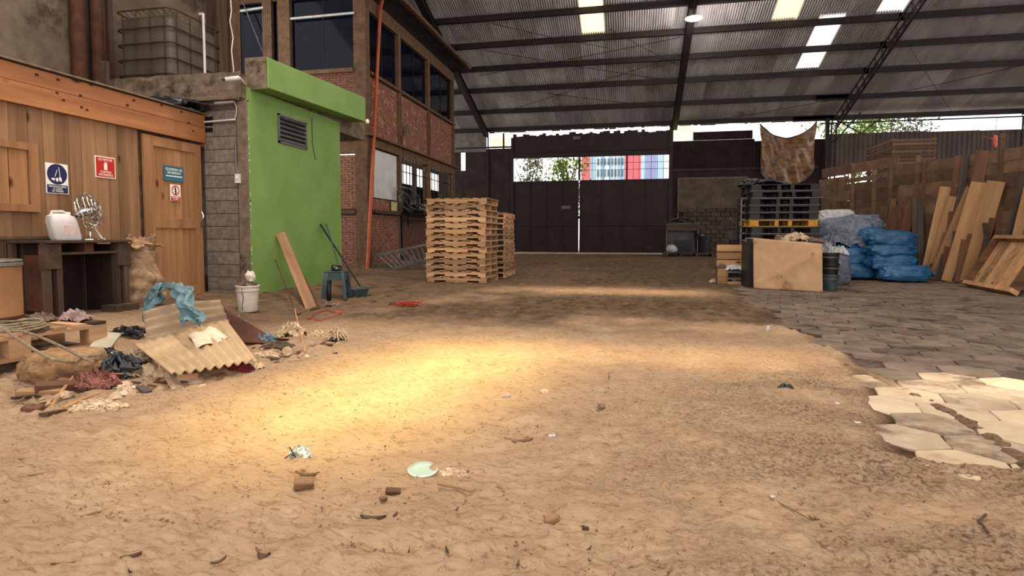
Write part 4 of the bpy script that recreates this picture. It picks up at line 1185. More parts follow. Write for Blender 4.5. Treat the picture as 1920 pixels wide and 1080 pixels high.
# ================================================================== BACK RIGHT CORNER: cabinet on a dark pallet
CYB = 28.6
a, b = onY(1249, 430, CYB), onY(1308, 430, CYB)
g0 = gz(a.x, CYB)
t = thing('dark_pallet', 'long dark pallet by the gate with the pale cabinet and bins on it', 'pallet', ((a.x + onY(1333, 430, CYB).x) / 2, CYB, g0))
w = onY(1333, 430, CYB).x - a.x + .3
for z in (.02, .17): MB().box((0, 0, z), (w, 1.2, .035)).obj('deck', M_oldwood, t)
for i in range(4): MB().box((-w / 2 + .1 + i * (w - .2) / 3, 0, .095), (.14, 1.1, .115)).obj('block', M_oldwood, t)
zc = g0 + .188
t = thing('pale_cabinet', 'pale open-fronted cabinet with a brown top band beside the gate', 'cabinet', ((a.x + b.x) / 2, CYB, zc))
w = b.x - a.x; h = onY(1280, 420, CYB).z - zc
MB().box((0, .2, h * .38), (w, .04, h * .76)).obj('back_panel', M_greypanel, t)
for s in (-1, 1): MB().box((s * (w / 2 - .02), 0, h * .40), (.04, .5, h * .80)).obj('side_panel', M_greypanel, t)
MB().box((0, 0, h * .88), (w, .52, h * .22)).obj('top_band', M_oldwood, t)
MB().box((0, 0, h), (w + .04, .56, .03)).obj('top', M_greypanel, t)
t2 = thing('black_tray', 'black shallow plastic tray lying on the pale cabinet', 'tray', ((a.x + b.x) / 2, CYB, zc + h + .016))
MB().bb((-.62, -.25, 0), (.55, .25, .04)).bb((-.62, -.25, .04), (-.56, .25, .12)).bb((.49, -.25, .04), (.55, .25, .12)).obj('tray_body', M_black, t2)
MB().tube([(-.5, -.1, .16), (0, -.1, .28), (.35, -.1, .14)], .05, 8).obj('tray_bundle', M_black, t2)
p = onY(1260, 470, CYB - .45); tag(blob(.27, .25, .22, 4, 12, .1).obj('white_bundle', M_whitesack, None, (p.x, CYB - .4, zc)), 'small white rounded bundle in front of the pale cabinet', 'bundle')
p = onY(1281, 470, CYB - .4); t = thing('black_crate', 'black plastic crate standing before the pale cabinet', 'crate', (p.x, CYB - .33, zc))
for k in range(4): MB().bb((-.38, -.2, k * .15), (.38, .2, k * .15 + .135)).obj('crate_tier', M_black, t)
p = onY(1317, 470, CYB); t = thing('dark_bin', 'dark round bin at the right end of the dark pallet', 'bin', (p.x, CYB, zc))
MB().lathe([(.30, 0), (.36, .72), (.39, .74), (.39, .80), (.33, .80)], 24).obj('bin_body', M_black, t)
MB().lathe([(.39, .80), (.36, .88), (.1, .92)], 24).obj('bin_lid', M_blackbag, t)

# ================================================================== RIGHT: plastic pallets
def bpal(m):
    """block pallet of dark plastic 1.3 x 1.1"""
    L, W = 1.36, 1.1
    d = MB(); d.bb((-L / 2, -W / 2, .126), (L / 2, W / 2, .142))
    for x in (-L / 2, L / 2 - .03): d.bb((x, -W / 2, .135), (x + .03, W / 2, .15))
    r_ = MB()
    for y in (-W / 2 + .06, 0, W / 2 - .06): r_.bb((-L / 2, y - .05, 0), (L / 2, y + .05, .016))
    bk = {'c': MB().bb((-.09, -.07, .016), (.09, .07, .126)), 'm': MB().bb((-.035, -.07, .016), (.035, .07, .126))}
    return d.mesh('deck', m, False), r_.mesh('runner', M_plastl if m is M_plast else m, False), bk['c'].mesh('block', m, False), bk['m'].mesh('block', m, False), L, W
def plastic_pallet(parts, label, group):
    d, r_, c, mm_, L, W = parts
    t = thing('plastic_pallet', label, 'pallet', group=group)
    link('deck', d, t); link('runner', r_, t)
    for y in (-W / 2 + .07, 0, W / 2 - .07):
        for x in (-L / 2 + .11, L / 2 - .11): link('block', c, t, (x, y, 0))
        for x in (-.13, .13): link('block', mm_, t, (x, y, 0))
    return t
pd, py_ = bpal(M_plast), bpal(M_yel)
PS = onZ(1472, 530, 0); PSY = 13.1
xl, xr = onY(1403, 480, PSY).x, onY(1535, 480, PSY).x
scx = (xr - xl) / 1.36
base = Vector(((xl + xr) / 2, PSY + .55, gz(2.6, PSY)))
zt = onY(1470, 345, PSY).z
npal = int(round((zt - base.z) / .15)); print('plastic pallets', npal, 'scx', scx)
pr_d = plastic_pallet(pd, 'x', 'plastic pallets in the dark stack'); pr_y = plastic_pallet(py_, 'x', 'plastic pallets in the dark stack')
ky = int(round((onY(1470, 424, PSY).z - base.z) / .15))
usedd = False
for i in range(npal):
    if i == ky: t = pr_y; t['label'] = 'mustard yellow plastic pallet in the middle of the dark stack'
    else:
        t = copy_tree(pr_d) if usedd else pr_d; usedd = True
        k = i + 1 if i < ky else i
        pos = ('just below the yellow one' if i == ky - 1 else 'just above the yellow one' if i == ky + 1 else 'topmost of the stack' if i == npal - 1 else
               (ORD[ky - i - 1] if ky - i - 1 > 0 else '') + ' below the yellow one' if i < ky else (ORD[i - ky - 1] + ' above the yellow one'))
        t['label'] = 'dark grey plastic pallet, ' + pos
    j = .03 if i > 2 else .015
    t.location = (base.x + R.uniform(-j, j), base.y + R.uniform(-.02, .02), base.z + i * .1505)
    t.scale = (scx, 1, 1); t.rotation_euler = (0, 0, R.uniform(-.015, .015) + .03)
ztop = base.z + npal * .1505
put_cloth('black_strapping', 0, 0, .45, .3, .16, M_blackbag, 'tangle of dark strapping on top of the plastic pallet stack', 'straps', 12, at=(base.x - .35, base.y - .2, ztop))
# grille crates stacked at the left flank
def grille(w, h, d, nx, nz, r=.012):
    mb = MB()
    for i in range(nx + 1): mb.box((-w / 2 + w * i / nx, 0, h / 2), (r * 2, d, h))
    for k in range(nz + 1): mb.box((0, 0, h * k / nz), (w, d, r * 2))
    return mb
for (px0, px1, py0, py1, Y, lab, nx, nz) in ((1389, 1413, 372, 436, 13.6, 'grey plastic grille crate pile leaning left of the dark pallet stack', 2, 5),
                                           (1397, 1420, 336, 371, 14.0, 'upright grey slatted grille on top left of the dark pallet stack', 2, 1)):
    a, b = onY(px0, py1, Y), onY(px1, py0, Y)
    t = thing('grille_crate', lab, 'crate', ((a.x + b.x) / 2, Y, 0 if nz == 5 else a.z))
    hh = b.z - (0 if nz == 5 else a.z); nn = nz if nz == 1 else 12
    g_ = grille(b.x - a.x, hh, .03, nx, nn, .016).obj('front_grille', M_alu, t)
    grille(b.x - a.x, hh, .03, nx, nn, .016).obj('rear_grille', M_plast, t, (0, .4, 0))
    for k in range(nn + 1):
        MB().box((0, .2, hh * k / nn), (b.x - a.x - .03, .4, .012)).obj('shelf', M_plast, t)
# mesh crate wall in front-left of the pallets
a, b = onY(1396, 538, 12.35), onY(1413, 445, 12.35)
t = thing('mesh_panel', 'tall dark wire mesh panel between the upright pallet and the cardboard', 'panel', ((a.x + b.x) / 2, 12.35, gz(a.x, 12.35)))
w, h = b.x - a.x, b.z - .02
fr = MB()
for x in (-w / 2, w / 2): fr.box((x, 0, h / 2), (.025, .03, h))
fr.box((0, 0, h - .01), (w, .03, .025)); fr.box((0, 0, .012), (w, .03, .025)); fr.obj('frame', M_alu, t)
mh = MB()
for k in range(22): mh.box((0, 0, h * (k + .5) / 22), (w, .012, .010))
for k in range(1, 4): mh.box((-w / 2 + w * k / 4, 0, h / 2), (.010, .012, h))
mh.obj('mesh', M_plast, t)
# cardboard sheet
A = G(1413, 541); B = G(1543, 548); YA = A.y
t = thing('cardboard_sheet', 'large brown cardboard sheet with a diagonal crease leaning on the plastic pallets', 'cardboard', A)
ht = onY(1413, 446, A.y + .12).z - A.z; ht2 = onY(1543, 457, B.y + .12).z - B.z
def cf(u, v):
    p = A.lerp(B, u) - A; h_ = ht + (ht2 - ht) * u
    z = h_ * v; d = .12 * v + .012 * math.sin(3 * u + 1) * v
    crease = abs((v - .12) - .75 * (u - .08)); d -= .016 * max(0, 1 - crease * 14)
    return p + Vector((.0, d + .01, z))
MB().grid(cf, 30, 24).obj('board', M_card, t, smooth=True, solid=.012)
ta = thing('tape', None, None); bpy.data.objects.remove(ta)
# things on top behind the cardboard
Yt = 12.35
lz = onY(1470, 452, Yt).z
t = thing('low_crate', 'low dark crate hidden behind the cardboard, carrying rags', 'crate', ((A.x + B.x) / 2, Yt, gz(3, Yt)))
MB().bb((-.62, -.26, 0), (.62, .30, lz - .03)).obj('crate_body', M_plast, t)
put_cloth('grey_white_rag', 0, 0, .30, .16, .20, M_papercr, 'grey-white twisted rag heaped above the cardboard sheet', 'rag', 21, at=(onY(1492, 445, Yt).x, Yt, lz - .03))
put_cloth('brown_sacking', 0, 0, .22, .2, .12, M_clothgrey, 'brown sacking lump on the crate above the right of the cardboard', 'rag', 22, at=(onY(1522, 445, Yt).x, Yt, lz - .03))
tag(blob(.10, .08, .09, 3, 10).obj('wrapped_bundle', M_clothgrey, None, (onY(1462, 445, Yt).x, Yt, lz - .035)), 'small brown wrapped lump at the left of the rag above the cardboard', 'bundle')
# upright wooden pallet with bag
A1 = G(1342, 532); B1 = G(1396, 533)
YP = A1.y + .25
xa, xb = onY(1343, 500, YP).x, onY(1396, 500, YP).x; zt = onY(1370, 459, YP).z; g0 = gz(xa, YP)
t = thing('upright_pallet', 'orange-brown slatted pallet standing upright left of the cardboard', 'pallet', ((xa + xb) / 2, YP, g0))
w, h = xb - xa, zt - g0
for k in range(3):
    z1 = h - k * h * .20
    MB().bb((-w / 2, -.04, z1 - h * .17), (w / 2, -.015, z1)).obj('slat', M_plank, t)
for s in (-1, 0, 1): MB().bb((s * (w / 2 - .03) - .03, -.015, 0), (s * (w / 2 - .03) + .03, .07, h)).obj('stringer', M_oldwoodZ, t)
for k in range(2): MB().bb((-w / 2 + .05, -.30, .10 + k * h * .17), (w / 2, -.01, .13 + k * h * .17)).obj('lower_slat', M_alu, t)
MB().bb((-w / 2 + .12, -.36, 0), (w / 2, -.30, .06)).bb((-w / 2 + .12, -.34, 0), (-w / 2 + .18, .0, .30)).bb((w / 2 - .05, -.34, 0), (w / 2, .0, .34)).obj('foot_frame', M_plank, t)
g_ = MB().bb((-w / 2 - .02, -.40, 0), (-w / 2 + .16, -.22, .32)).obj('end_block', M_plank, t, bevel=.02)
put_cloth('clear_bag', 0, 0, .24, .12, .14, M_whitesack, 'see-through white bag slumped on the upright pallet', 'bag', 33, at=((xa + xb) / 2 + .02, YP - .16, g0 + .13 + h * .17))
tag(blob(.10, .09, .09, 6, 10).obj('grey_bundle', M_clothgrey, None, ((xa + xb) / 2 - .2, YP - .18, g0 + .125 + h * .17)), 'dark grey bundle beside the white bag on the upright pallet', 'bundle')
put_cloth('crumpled_scrap', 1338, 510, .12, .1, .10, M_papercr, 'pale crumpled scrap at the foot of the upright pallet', 'scrap', 34, at=(G(1341, 529).x, G(1341, 529).y, G(1341, 529).z - .01))
# grey tub & rod behind
p = onY(1385, 440, 14.6); t = thing('grey_tub', 'grey shallow tub on a stand left of the plastic pallets', 'tub', (p.x, 14.6, 0))
MB().lathe([(.20, p.z - .10), (.26, p.z + .10), (.28, p.z + .12)], 20).obj('tub', M_alu, t); MB().lathe([(.22, 0), (.20, p.z - .12)], 16).obj('stand', M_black, t)
tag(MB().tube([onY(1362, 413, 14.4), onY(1392, 412, 13.9)], .012, 6).tube([onY(1384, 437, 14.6), onY(1391, 413, 14.0)], .012, 6).obj('grey_rod', M_alu), 'thin grey rods sticking out left of the plastic pallets', 'rod')

# buckets and sack right of cardboard
p = G(1557, 545)
for i in range(3):
    zb = p.z + i * .20
    t = thing('grey_bucket', ['grey bucket on the floor right of the cardboard, lowest of three', 'grey bucket in the middle of the three stacked by the cardboard', 'topmost grey bucket of the three stacked by the cardboard'][i], 'bucket', (p.x + .02, p.y + .1, zb), group='stacked grey buckets')
    MB().lathe([(.115, 0), (.14, .26), (.155, .265), (.155, .30), (.14, .30)], 24).obj('bucket_body', M_stool if i < 1 else M_plast, t)
    MB().lathe([(.142, .20), (.152, .205), (.152, .225), (.142, .23)], 24, caps=False).obj('rim_band', M_alu, t)
def sack(name, label, cat, loc, L, W, Hh, m, rz=0, seed=0, tie=None, group=None, pitch=0, roll=0):
    t = thing(name, label, cat, loc, group=group, rot=(roll, pitch, rz))
    b = blob(L / 2, W / 2, Hh / 2, seed, 22, .15, 2.2, True, .62, .07)
    b.obj('sack_body', m, t)
    if tie:
        s = tie
        q = MB(); q.lathe([(.02, 0), (.05, .05), (.07, .11), (.03, .13)], 10)
        o = q.obj('tied_neck', m, t, (s * L / 2 * .93, 0, Hh * .40), (0, s * math.pi / 2, 0))
    return t
p = G(1583, 534)
t = thing('upright_sack', 'pale grey sack standing upright between the buckets and blue sacks', 'sack', (p.x - .02, p.y + .1, p.z), rot=(0, -.12, 0))
blob(.19, .17, .42, 5, 18, .18, 2.0, True, .8, .08).obj('sack_body', M_greysack, t); crumple(.16, .14, .22, 6).obj('sack_mouth', M_whitesack, t, (0, 0, .60), smooth=False, solid=.006)
# blue sacks
BYY = 14.5
def bs_(x0, x1, y0, y1, Y, lab, seed, m=None, grp='bright blue filled sacks', tie=None, depth=.55):
    a, b = onY(x0, y1, Y), onY(x1, y0, Y)
    return sack('filled_sack', lab, 'sack', ((a.x + b.x) / 2, Y + depth * .5, a.z), b.x - a.x, depth, (b.z - a.z) * 1.18, m or M_blue, R.uniform(-.04, .04), seed, tie, grp)
bs_(1655, 1755, 500, 527, 14.0, 'bright blue sack on the floor, front right, tapering to a point', 1, tie=1)
bs_(1635, 1728, 478, 505, 14.15, 'bright blue sack second from the floor in the right column', 2, tie=-1)
bs_(1633, 1729, 458, 482, 14.2, 'bright blue sack third from the floor in the right column', 3, tie=-1)
bs_(1634, 1729, 434, 461, 14.25, 'bright blue sack topmost in the right column', 4, tie=-1)
bs_(1575, 1652, 494, 521, 14.5, 'bright blue sack on the floor, left column', 5)
bs_(1572, 1640, 464, 496, 14.55, 'bright blue sack in the left column, middle of three', 6)
bs_(1574, 1638, 453, 472, 14.7, 'narrow blue sack lying on top of the left column', 7)
bs_(1612, 1672, 428, 458, 14.85, 'dark blue sack wedged behind the topmost right-hand blue sack', 8)
a = onY(1545, 500, 15.3); b = onY(1640, 500, 15.3)
t = thing('blue_sack', 'lower grey-blue sack mound behind the blue sacks', 'sack', ((a.x + b.x) / 2, 15.5, 0), group='grey-blue sacks at the back of the pile')
blob((b.x - a.x) / 2, .5, .78, 14, 18, .25, 2, True, .7, .1).obj('sack_body', M_greysack, t)
G2 = 'grey-blue sacks at the back of the pile'
bs_(1543, 1604, 410, 452, 15.1, 'crumpled grey-blue sack directly right of the plastic pallets', 9, M_greysack, G2)
bs_(1575, 1662, 404, 440, 15.2, 'large smooth grey-blue sack on the upper right of the pile', 10, M_greysack, G2, 1)
bs_(1540, 1610, 393, 414, 15.5, 'white sack lying on the very top of the pile', 11, M_whitesack, G2)
put_cloth('plastic_scraps', 0, 0, .5, .25, .5, M_greysack, 'mass of crumpled grey and pink plastic between the sacks', 'plastic', 41, at=(onY(1580, 440, 14.8).x, 14.85, onY(1580, 470, 14.8).z), fr=5, n=26)
put_cloth('pale_plastic', 0, 0, .22, .2, .35, M_whitesack, 'pale plastic bunched above the upright grey sack', 'plastic', 42, at=(onY(1556, 470, 13.6).x, 13.8, onY(1556, 485, 13.6).z), fr=5)
t = thing('supporting_crate', 'dark crate under the pale bunched plastic', 'crate', (onY(1556, 470, 13.6).x, 13.85, 0)); MB().bb((-.2, -.15, 0), (.25, .25, onY(1556, 485, 13.6).z)).obj('crate_body', M_plast, t)

# ================================================================== PLANK FENCE
FP = Vector((8.0, 11.5, 0)); FD = Vector((-.29, .957, 0)).normalized(); FN = Vector((.957, .29, 0)).normalized()
def fpt(px, py, off=0.0): return onP(px, py, FP - FN * off, FN)
wall_right = thing('wall_right', None, None); wall_right['kind'] = 'structure'
def ft(s, z, off=0): return FP + FD * s - FN * off + Vector((0, 0, z))
rows = 12; z = .04
for r_ in range(rows):
    h = [.24, .26, .22, .28, .24][r_ % 5]
    segs = [-9.0, -6.2, -3.5, -.8, 1.4, 3.3, 5.1, 6.9, 8.2]
    jit = R.uniform(-.15, .15)
    for k in range(len(segs) - 1):
        s0, s1 = segs[k] + jit, segs[k + 1] + jit
        hh = h
        if k == 6 and r_ in (9, 10): hh = h * (.86 if r_ == 9 else .52)
        if k == 7 and r_ == 10: hh = h * .86
        pass
        if z + h > (3.10 if k < 3 or k > 5 else 2.86) + R.uniform(-.05, .05): continue
        tl = R.uniform(-.012, .012)
        if hh == h: hh = h + .022
        MB().beam(ft(s0, z + hh / 2 - tl, R.uniform(0, .02)), ft(s1 - .01, z + hh / 2 + tl, R.uniform(0, .02)), .022, hh - .012).obj('fence_plank', M_fence, wall_right)
    z += h
for (px, top, w) in ((1600, 306, .09), (1640, 318, .10), (1671, 302, .08), (1722, 291, .10), (1733, 300, .06), (1655, 395, .09), (1566, 335, .07), (1585, 400, .06), (1880, 250, .1)):
    p = fpt(px, top, .05); MB().beam((p.x, p.y, 0), (p.x, p.y, p.z), w, .05).obj('fence_post', M_fence, wall_right)
# slatted crate on a tall stack behind the fence
YC = 19.6; a, b = onY(1672, 316, YC), onY(1757, 257, YC)
t = thing('slatted_crate', 'big brown slatted crate rising above the plank fence', 'crate', ((a.x + b.x) / 2, YC, 0))
w = b.x - a.x; zb, z1 = a.z, b.z
for k in range(8):
    z = zb + (z1 - zb) * (k + .1) / 8; hh = (z1 - zb) / 8 * .68
    MB().bb((-w / 2, 0, z), (w / 2, .03, z + hh)).obj('slat', M_fence, t)
    MB().bb((-w / 2 - .03, .03, z), (-w / 2, 1.9, z + hh)).obj('side_slat', M_fence, t)
for x in (-w / 2, w / 2 - .08): MB().bb((x, .03, 0), (x + .08, .10, z1)).obj('corner_post', M_fence, t)
MB().bb((-w / 2, 1.8, 0), (-w / 2 + .08, 1.9, z1)).bb((w / 2 - .08, 1.8, 0), (w / 2, 1.9, z1)).obj('rear_post', M_fence, t)
MB().bb((-w / 2, .1, zb - .1), (w / 2, 1.9, zb - .05)).obj('crate_floor', M_fence, t)
# small red-and-white item tied under the eave on the right
p = onY(1866, 258, 27.0); t = thing('hanging_bag', 'small red and white plastic item hanging under the eave at the far right', 'bag', p)
blob(.09, .06, .28, 3, 10, .3).obj('bag', mat('pink_plastic', C(236, 130, 116), C(210, 80, 70), bump=0), t, (0, 0, -.4)); MB().tube([(0, 0, -.05), (.02, 0, .8)], .01, 5).obj('string', M_black, t); MB().tube([(0, 0, -.1), (-.2, 0, 0), (-.36, 0, .06)], .02, 5).obj('handle', mat('pink_plastic', None), t)

# ================================================================== LEANING PLANKS
def lean(bx_, by_, tx, ty, wpx, m, label, thick=.035, off=.06, name='leaning_plank', up=None, roll=0.0, bz_=0.0):
    base = onZ(bx_, by_, bz_); base.z = gz(base.x, base.y) * (1 if not bz_ else 0) + bz_ + .01
    top = fpt(tx, ty, off)
    L = (top - base).length
    d = (top - base).normalized()
    w = wpx / F * ((base + top) / 2 - EYE).dot(FW)
    t = bpy.data.objects.new(name, None); bpy.data.objects.remove(t)
    n = (EYE - (base + top) / 2); n = (n - d * n.dot(d)).normalized()
    y = n.cross(d)
    me = MB(); me.box((L / 2, 0, 0), (L, w, thick))
    o = me.obj(name, m, None, base, None, bevel=.003)
    o.rotation_euler = Matrix((d, y, n)).transposed().to_euler()
    if roll: o.rotation_euler = (Matrix((d, y, n)).transposed() @ Matrix.Rotation(roll, 3, 'X')).to_euler()
    return tag(o, label, 'plank', 'planks leaning on the fence')
LP = [
 (1734, 512, 1773, 350, 15, M_plank, 'pale plank at the left end of the leaning row, beside the blue sacks'),
 (1741, 518, 1786, 368, 12, M_plank, 'short pale plank just right of the leftmost leaning one'),
 (1752, 508, 1800, 345, 12, M_plankd, 'brown plank with a dark face in the left part of the leaning row'),
 (1748, 518, 1822, 352, 15, M_plank, 'tan plank leaning strongly across its neighbours, left of centre'),
 (1762, 522, 1806, 347, 13, M_plankg, 'dark grey weathered plank behind the crossing tan one'),
 (1779, 527, 1837, 342, 22, M_plank, 'broad pale plank with square-cut foot in the middle of the row'),
 (1793, 528, 1848, 340, 7, M_plankd, 'thin dark-edged batten right of the broad middle plank'),
 (1814, 532, 1868, 340, 23, M_plank, 'widest pale plank, right end of the leaning row, with dark knots'),
 (1826, 528, 1880, 346, 9, M_plankd, 'narrow brown batten on the right edge of the widest plank'),
 (1800, 500, 1843, 282, 17, M_plankd, 'tall brown board rising highest above the fence'),
 (1780, 500, 1811, 291, 9, M_plankg, 'slim grey board left of the highest brown board'),
 (1770, 500, 1798, 292, 10, M_plankd, 'brown board standing just right of the bright fence gap'),
 (1862, 478, 1920, 330, 5, M_plankg, 'thin dark rod leaning at the far right of the fence'),
 (1885, 448, 1930, 350, 14, M_plank, 'pale plank rising behind the wooden tray at the right edge'),
 (1906, 446, 1938, 360, 9, M_plankd, 'brown plank at the right frame edge behind the wooden tray'),
 (1716, 500, 1716, 370, 9, M_plankg, 'dark grey upright board behind the blue sacks, left of two'),
 (1727, 500, 1726, 366, 8, M_plankg, 'dark grey upright board behind the blue sacks, right of two'),
 (1672, 480, 1712, 378, 14, M_plankd, 'reddish brown board sloping right behind the blue sacks'),
 (1664, 470, 1686, 388, 18, M_plankd, 'wide brown board with a nailed batten behind the grey sack'),
 (1652, 470, 1676, 372, 8, M_plankd, 'slim brown stick behind the large grey-blue sack'),
 (1757, 525, 1812, 346, 11, M_plankd, 'brown plank between the grey weathered one and the crossing tan one'),
 (1790, 526, 1852, 352, 9, M_plankg, 'grey-brown plank edge filling the gap before the widest plank'),
 (1738, 500, 1765, 372, 9, M_plankd, 'dim brown plank behind the two leftmost pale ones'),
 (1690, 480, 1690, 400, 7, M_plankd, 'short brown stick between the two sloping boards'),
]
for k, (a, b, c, d, w, m, lab) in enumerate(LP):
    pp = onZ(a, b, 0); fpn = (pp - FP).dot(FN)
    if fpn > -.12:   # foot would be behind the fence: stand it at the fence line
        q = fpt(a, b, .25 if a < 1850 else .10); b2 = F * H / max(.1, (Vector((q.x, q.y, H)) - EYE).dot(FW)) + 440
        b = b2 if b2 > 0 else b
    lean(a, b, c, d, w * 1.12, m, lab, off=(.20 + .03 * (k % 3)) if m is M_plank else .06 + .02 * (k % 4), thick=.022)
w = MB(); w.beam(Vector((fpt(1862, 480, .3).x, fpt(1862, 480, .3).y, .02)), onP(1846, 418, FP - FN * .3, FN), .07, .04)
tag(w.obj('leaning_plank', M_plankg), 'short grey prop standing between the widest plank and the wooden tray', 'plank', 'planks leaning on the fence')
# framed wooden tray leaning at the right edge
P0, P1 = G(1815, 537), G(1912, 556)
ex = (P1 - P0).normalized(); 
top = onP(1878, 447, P0 + Vector((.5, 1.0, 0)), (ex.cross(Vector((0, 0, 1)))).normalized())
lean_d = 1.15
nrm = Vector((ex.y, -ex.x, 0));   # towards camera side
if nrm.dot(EYE - P0) < 0: nrm = -nrm
tp = onP(1876, 447, P0 - nrm * .62, nrm)
ey = (tp - P0); ey = ey - ex * ey.dot(ex) * .0
sx_ = ey.dot(ex); Lh = (ey - ex * sx_).length; eyn = (ey - ex * sx_).normalized(); ez = ex.cross(eyn)
t = thing('wooden_tray', 'framed wooden tray panel leaning on its edge at the far right', 'panel', P0)
W_ = 1.9
def tp_(u, v, d=0): return ex * (u * W_ + v * sx_) + eyn * (v * Lh) + ez * d
def slab_(u0, v0, u1, v1, d0, d1):
    vs = [tp_(u0, v0, d0), tp_(u1, v0, d0), tp_(u1, v1, d0), tp_(u0, v1, d0), tp_(u0, v0, d1), tp_(u1, v0, d1), tp_(u1, v1, d1), tp_(u0, v1, d1)]
    return MB().add(vs, BOXF)
for k in range(7): slab_(.04 + k * .132, .05, .04 + (k + 1) * .132 - .004, .95, .0, .02).obj('panel_board', M_plank if k != 2 else M_plank, t)
for (u0, v0, u1, v1) in ((0, 0, 1, .07), (0, .93, 1, 1), (0, .07, .05, .93), (.95, .07, 1, .93)):
    slab_(u0, v0, u1, v1, -.01, .13).obj('frame_rail', M_plankd if u1 - u0 < .2 else M_plank, t)
print('tray', P0, P1, tp, Lh, sx_)

# ================================================================== TARP ON THE BACK WALL
Yt = 30.6
TL, TR_ = onY(1424, 233, Yt), onY(1531, 226, Yt); BZ_ = onY(1480, 348, Yt).z
t = thing('hanging_tarp', 'brown translucent tarpaulin slung under the eave beside the right-hand gap', 'tarp', TL)
def tf(u, v):
    x = (TR_.x - TL.x) * u; hz = TR_.z - TL.z
    sag = .75 * (1 - (2 * u - 1) ** 2) ** .8
    ztop = hz * u - sag
    bot = (BZ_ - TL.z) * (.72 + .28 * math.sin(math.pi * min(1, max(0, u))) ** .5)
    z = ztop + (bot - ztop) * v
    fold = .10 * math.sin(u * 9 + v * 5) + .07 * math.sin(u * 23 - v * 9) + .14 * mnoise.noise(Vector((u * 5, v * 4, 0)))
    fold += .25 * math.sin(math.pi * u) * math.sin(math.pi * min(1, v * 1.0))
    return Vector((x + .12 * (u - .5) * -v * 2, -.1 - fold, z))
MB().grid(tf, 48, 36).obj('tarp_sheet', M_tarp, t, smooth=True)
MB().tube([tf(i / 40, 0) for i in range(41)], .03, 6).obj('tarp_hem', M_oldwood, t)
MB().tube([tf(i / 40, 1) for i in range(41)], .03, 6).obj('tarp_hem', M_clothgrey, t)
# ================================================================== TABLE, FAN, JUG, BROWN SACK
TX = -5.92
q0, q1 = onX(86, 455, TX), onX(245, 457, TX)
TY0, TY1, TZ = q0.y, q1.y, .99; gt = gz(TX, 5.3) - .02
tw = TY1 - TY0; print('table', TY0, TY1)
tb = thing('dark_workbench', 'old dark wooden bench with deep shadowed opening against the shed', 'bench', (TX - .26, (TY0 + TY1) / 2, gt))
hh = TZ - gt
MB().bb((-.30, -tw / 2, hh - .03), (.28, tw / 2, hh)).obj('top_board', M_oldwood, tb, bevel=.004)
for s in (-1, 1):
    for x in (.20, -.24):
        for k in (0, 1):
            y = s * (tw / 2 - .04) - s * k * .12
            MB().bb((x - .03, y - .03, 0), (x + .03, y + .03, hh - .03)).obj('leg', M_oldwoodZ, tb)
    MB().bb((.17, s * (tw / 2 - .08) - .09, hh - .30), (.245, s * (tw / 2 - .08) + .09, hh - .04)).obj('apron_block', M_oldwood, tb)
MB().bb((-.02, -tw / 2 + .16, hh - .155), (.24, tw / 2 - .16, hh - .13)).obj('shelf_strip', M_oldwood, tb)
MB().bb((.05, -.05, hh - .13), (.22, .06, hh - .03)).obj('shelf_block', M_rust, tb)
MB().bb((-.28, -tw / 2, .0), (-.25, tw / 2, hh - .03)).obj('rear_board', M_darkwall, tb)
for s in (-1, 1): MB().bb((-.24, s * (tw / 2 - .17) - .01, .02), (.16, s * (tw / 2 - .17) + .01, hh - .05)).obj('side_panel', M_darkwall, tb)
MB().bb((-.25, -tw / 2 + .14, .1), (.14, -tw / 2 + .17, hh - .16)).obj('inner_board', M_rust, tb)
MB().bb((.12, tw / 2 - .30, .0), (.34, tw / 2 + .02, .10)).obj('foot_block', M_oldwood, tb)
p = onX(133, 446, TX - .12)
jug = thing('plastic_jug', 'milky white plastic jug with handle lying back on the bench beside the fan', 'jug', (TX - .22, p.y, TZ), rz=-.25)
mb = MB()
def rrect(hx, hy, r, z, dx=0):
    o_ = []
    for (cx, cy, a0) in ((hx - r, hy - r, 0), (-hx + r, hy - r, 90), (-hx + r, -hy + r, 180), (hx - r, -hy + r, 270)):
        for k in range(5):
            a = math.radians(a0 + k * 22.5); o_.append((cx + r * math.cos(a), dx + cy + r * math.sin(a), z))
    return o_
rg = [rrect(.07, .125, .035, 0, .03), rrect(.08, .135, .04, .02, .025), rrect(.08, .135, .04, .20, -.01), rrect(.07, .12, .035, .26, -.02), rrect(.045, .05, .02, .29, -.05)]
for k in rg: mb.v += k
for i in range(4):
    for j in range(20): mb.f.append((i * 20 + j, i * 20 + (j + 1) % 20, (i + 1) * 20 + (j + 1) % 20, (i + 1) * 20 + j))
mb.f.append(tuple(80 + j for j in range(20))); mb.f.append(tuple(range(20))[::-1]); mb.sm = True
mb.obj('jug_body', M_jug, jug)
MB().tube([(0, -.12, .25), (0, -.10, .31), (0, 0, .315), (0, .07, .27)], .016, 8).obj('handle', M_jug, jug)
MB().lathe([(.028, .26), (.028, .31), (.0, .312)], 14, (0, .05, 0)).obj('cap', M_white, jug)
MB().add([(.082, -.03, .06), (.082, .10, .06), (.082, .10, .16), (.082, -.03, .16)], [(0, 1, 2, 3)]).obj('label_patch', mat('faded_label', C(196, 150, 136), C(200, 186, 180), scale=20, bump=0, var=0), jug)
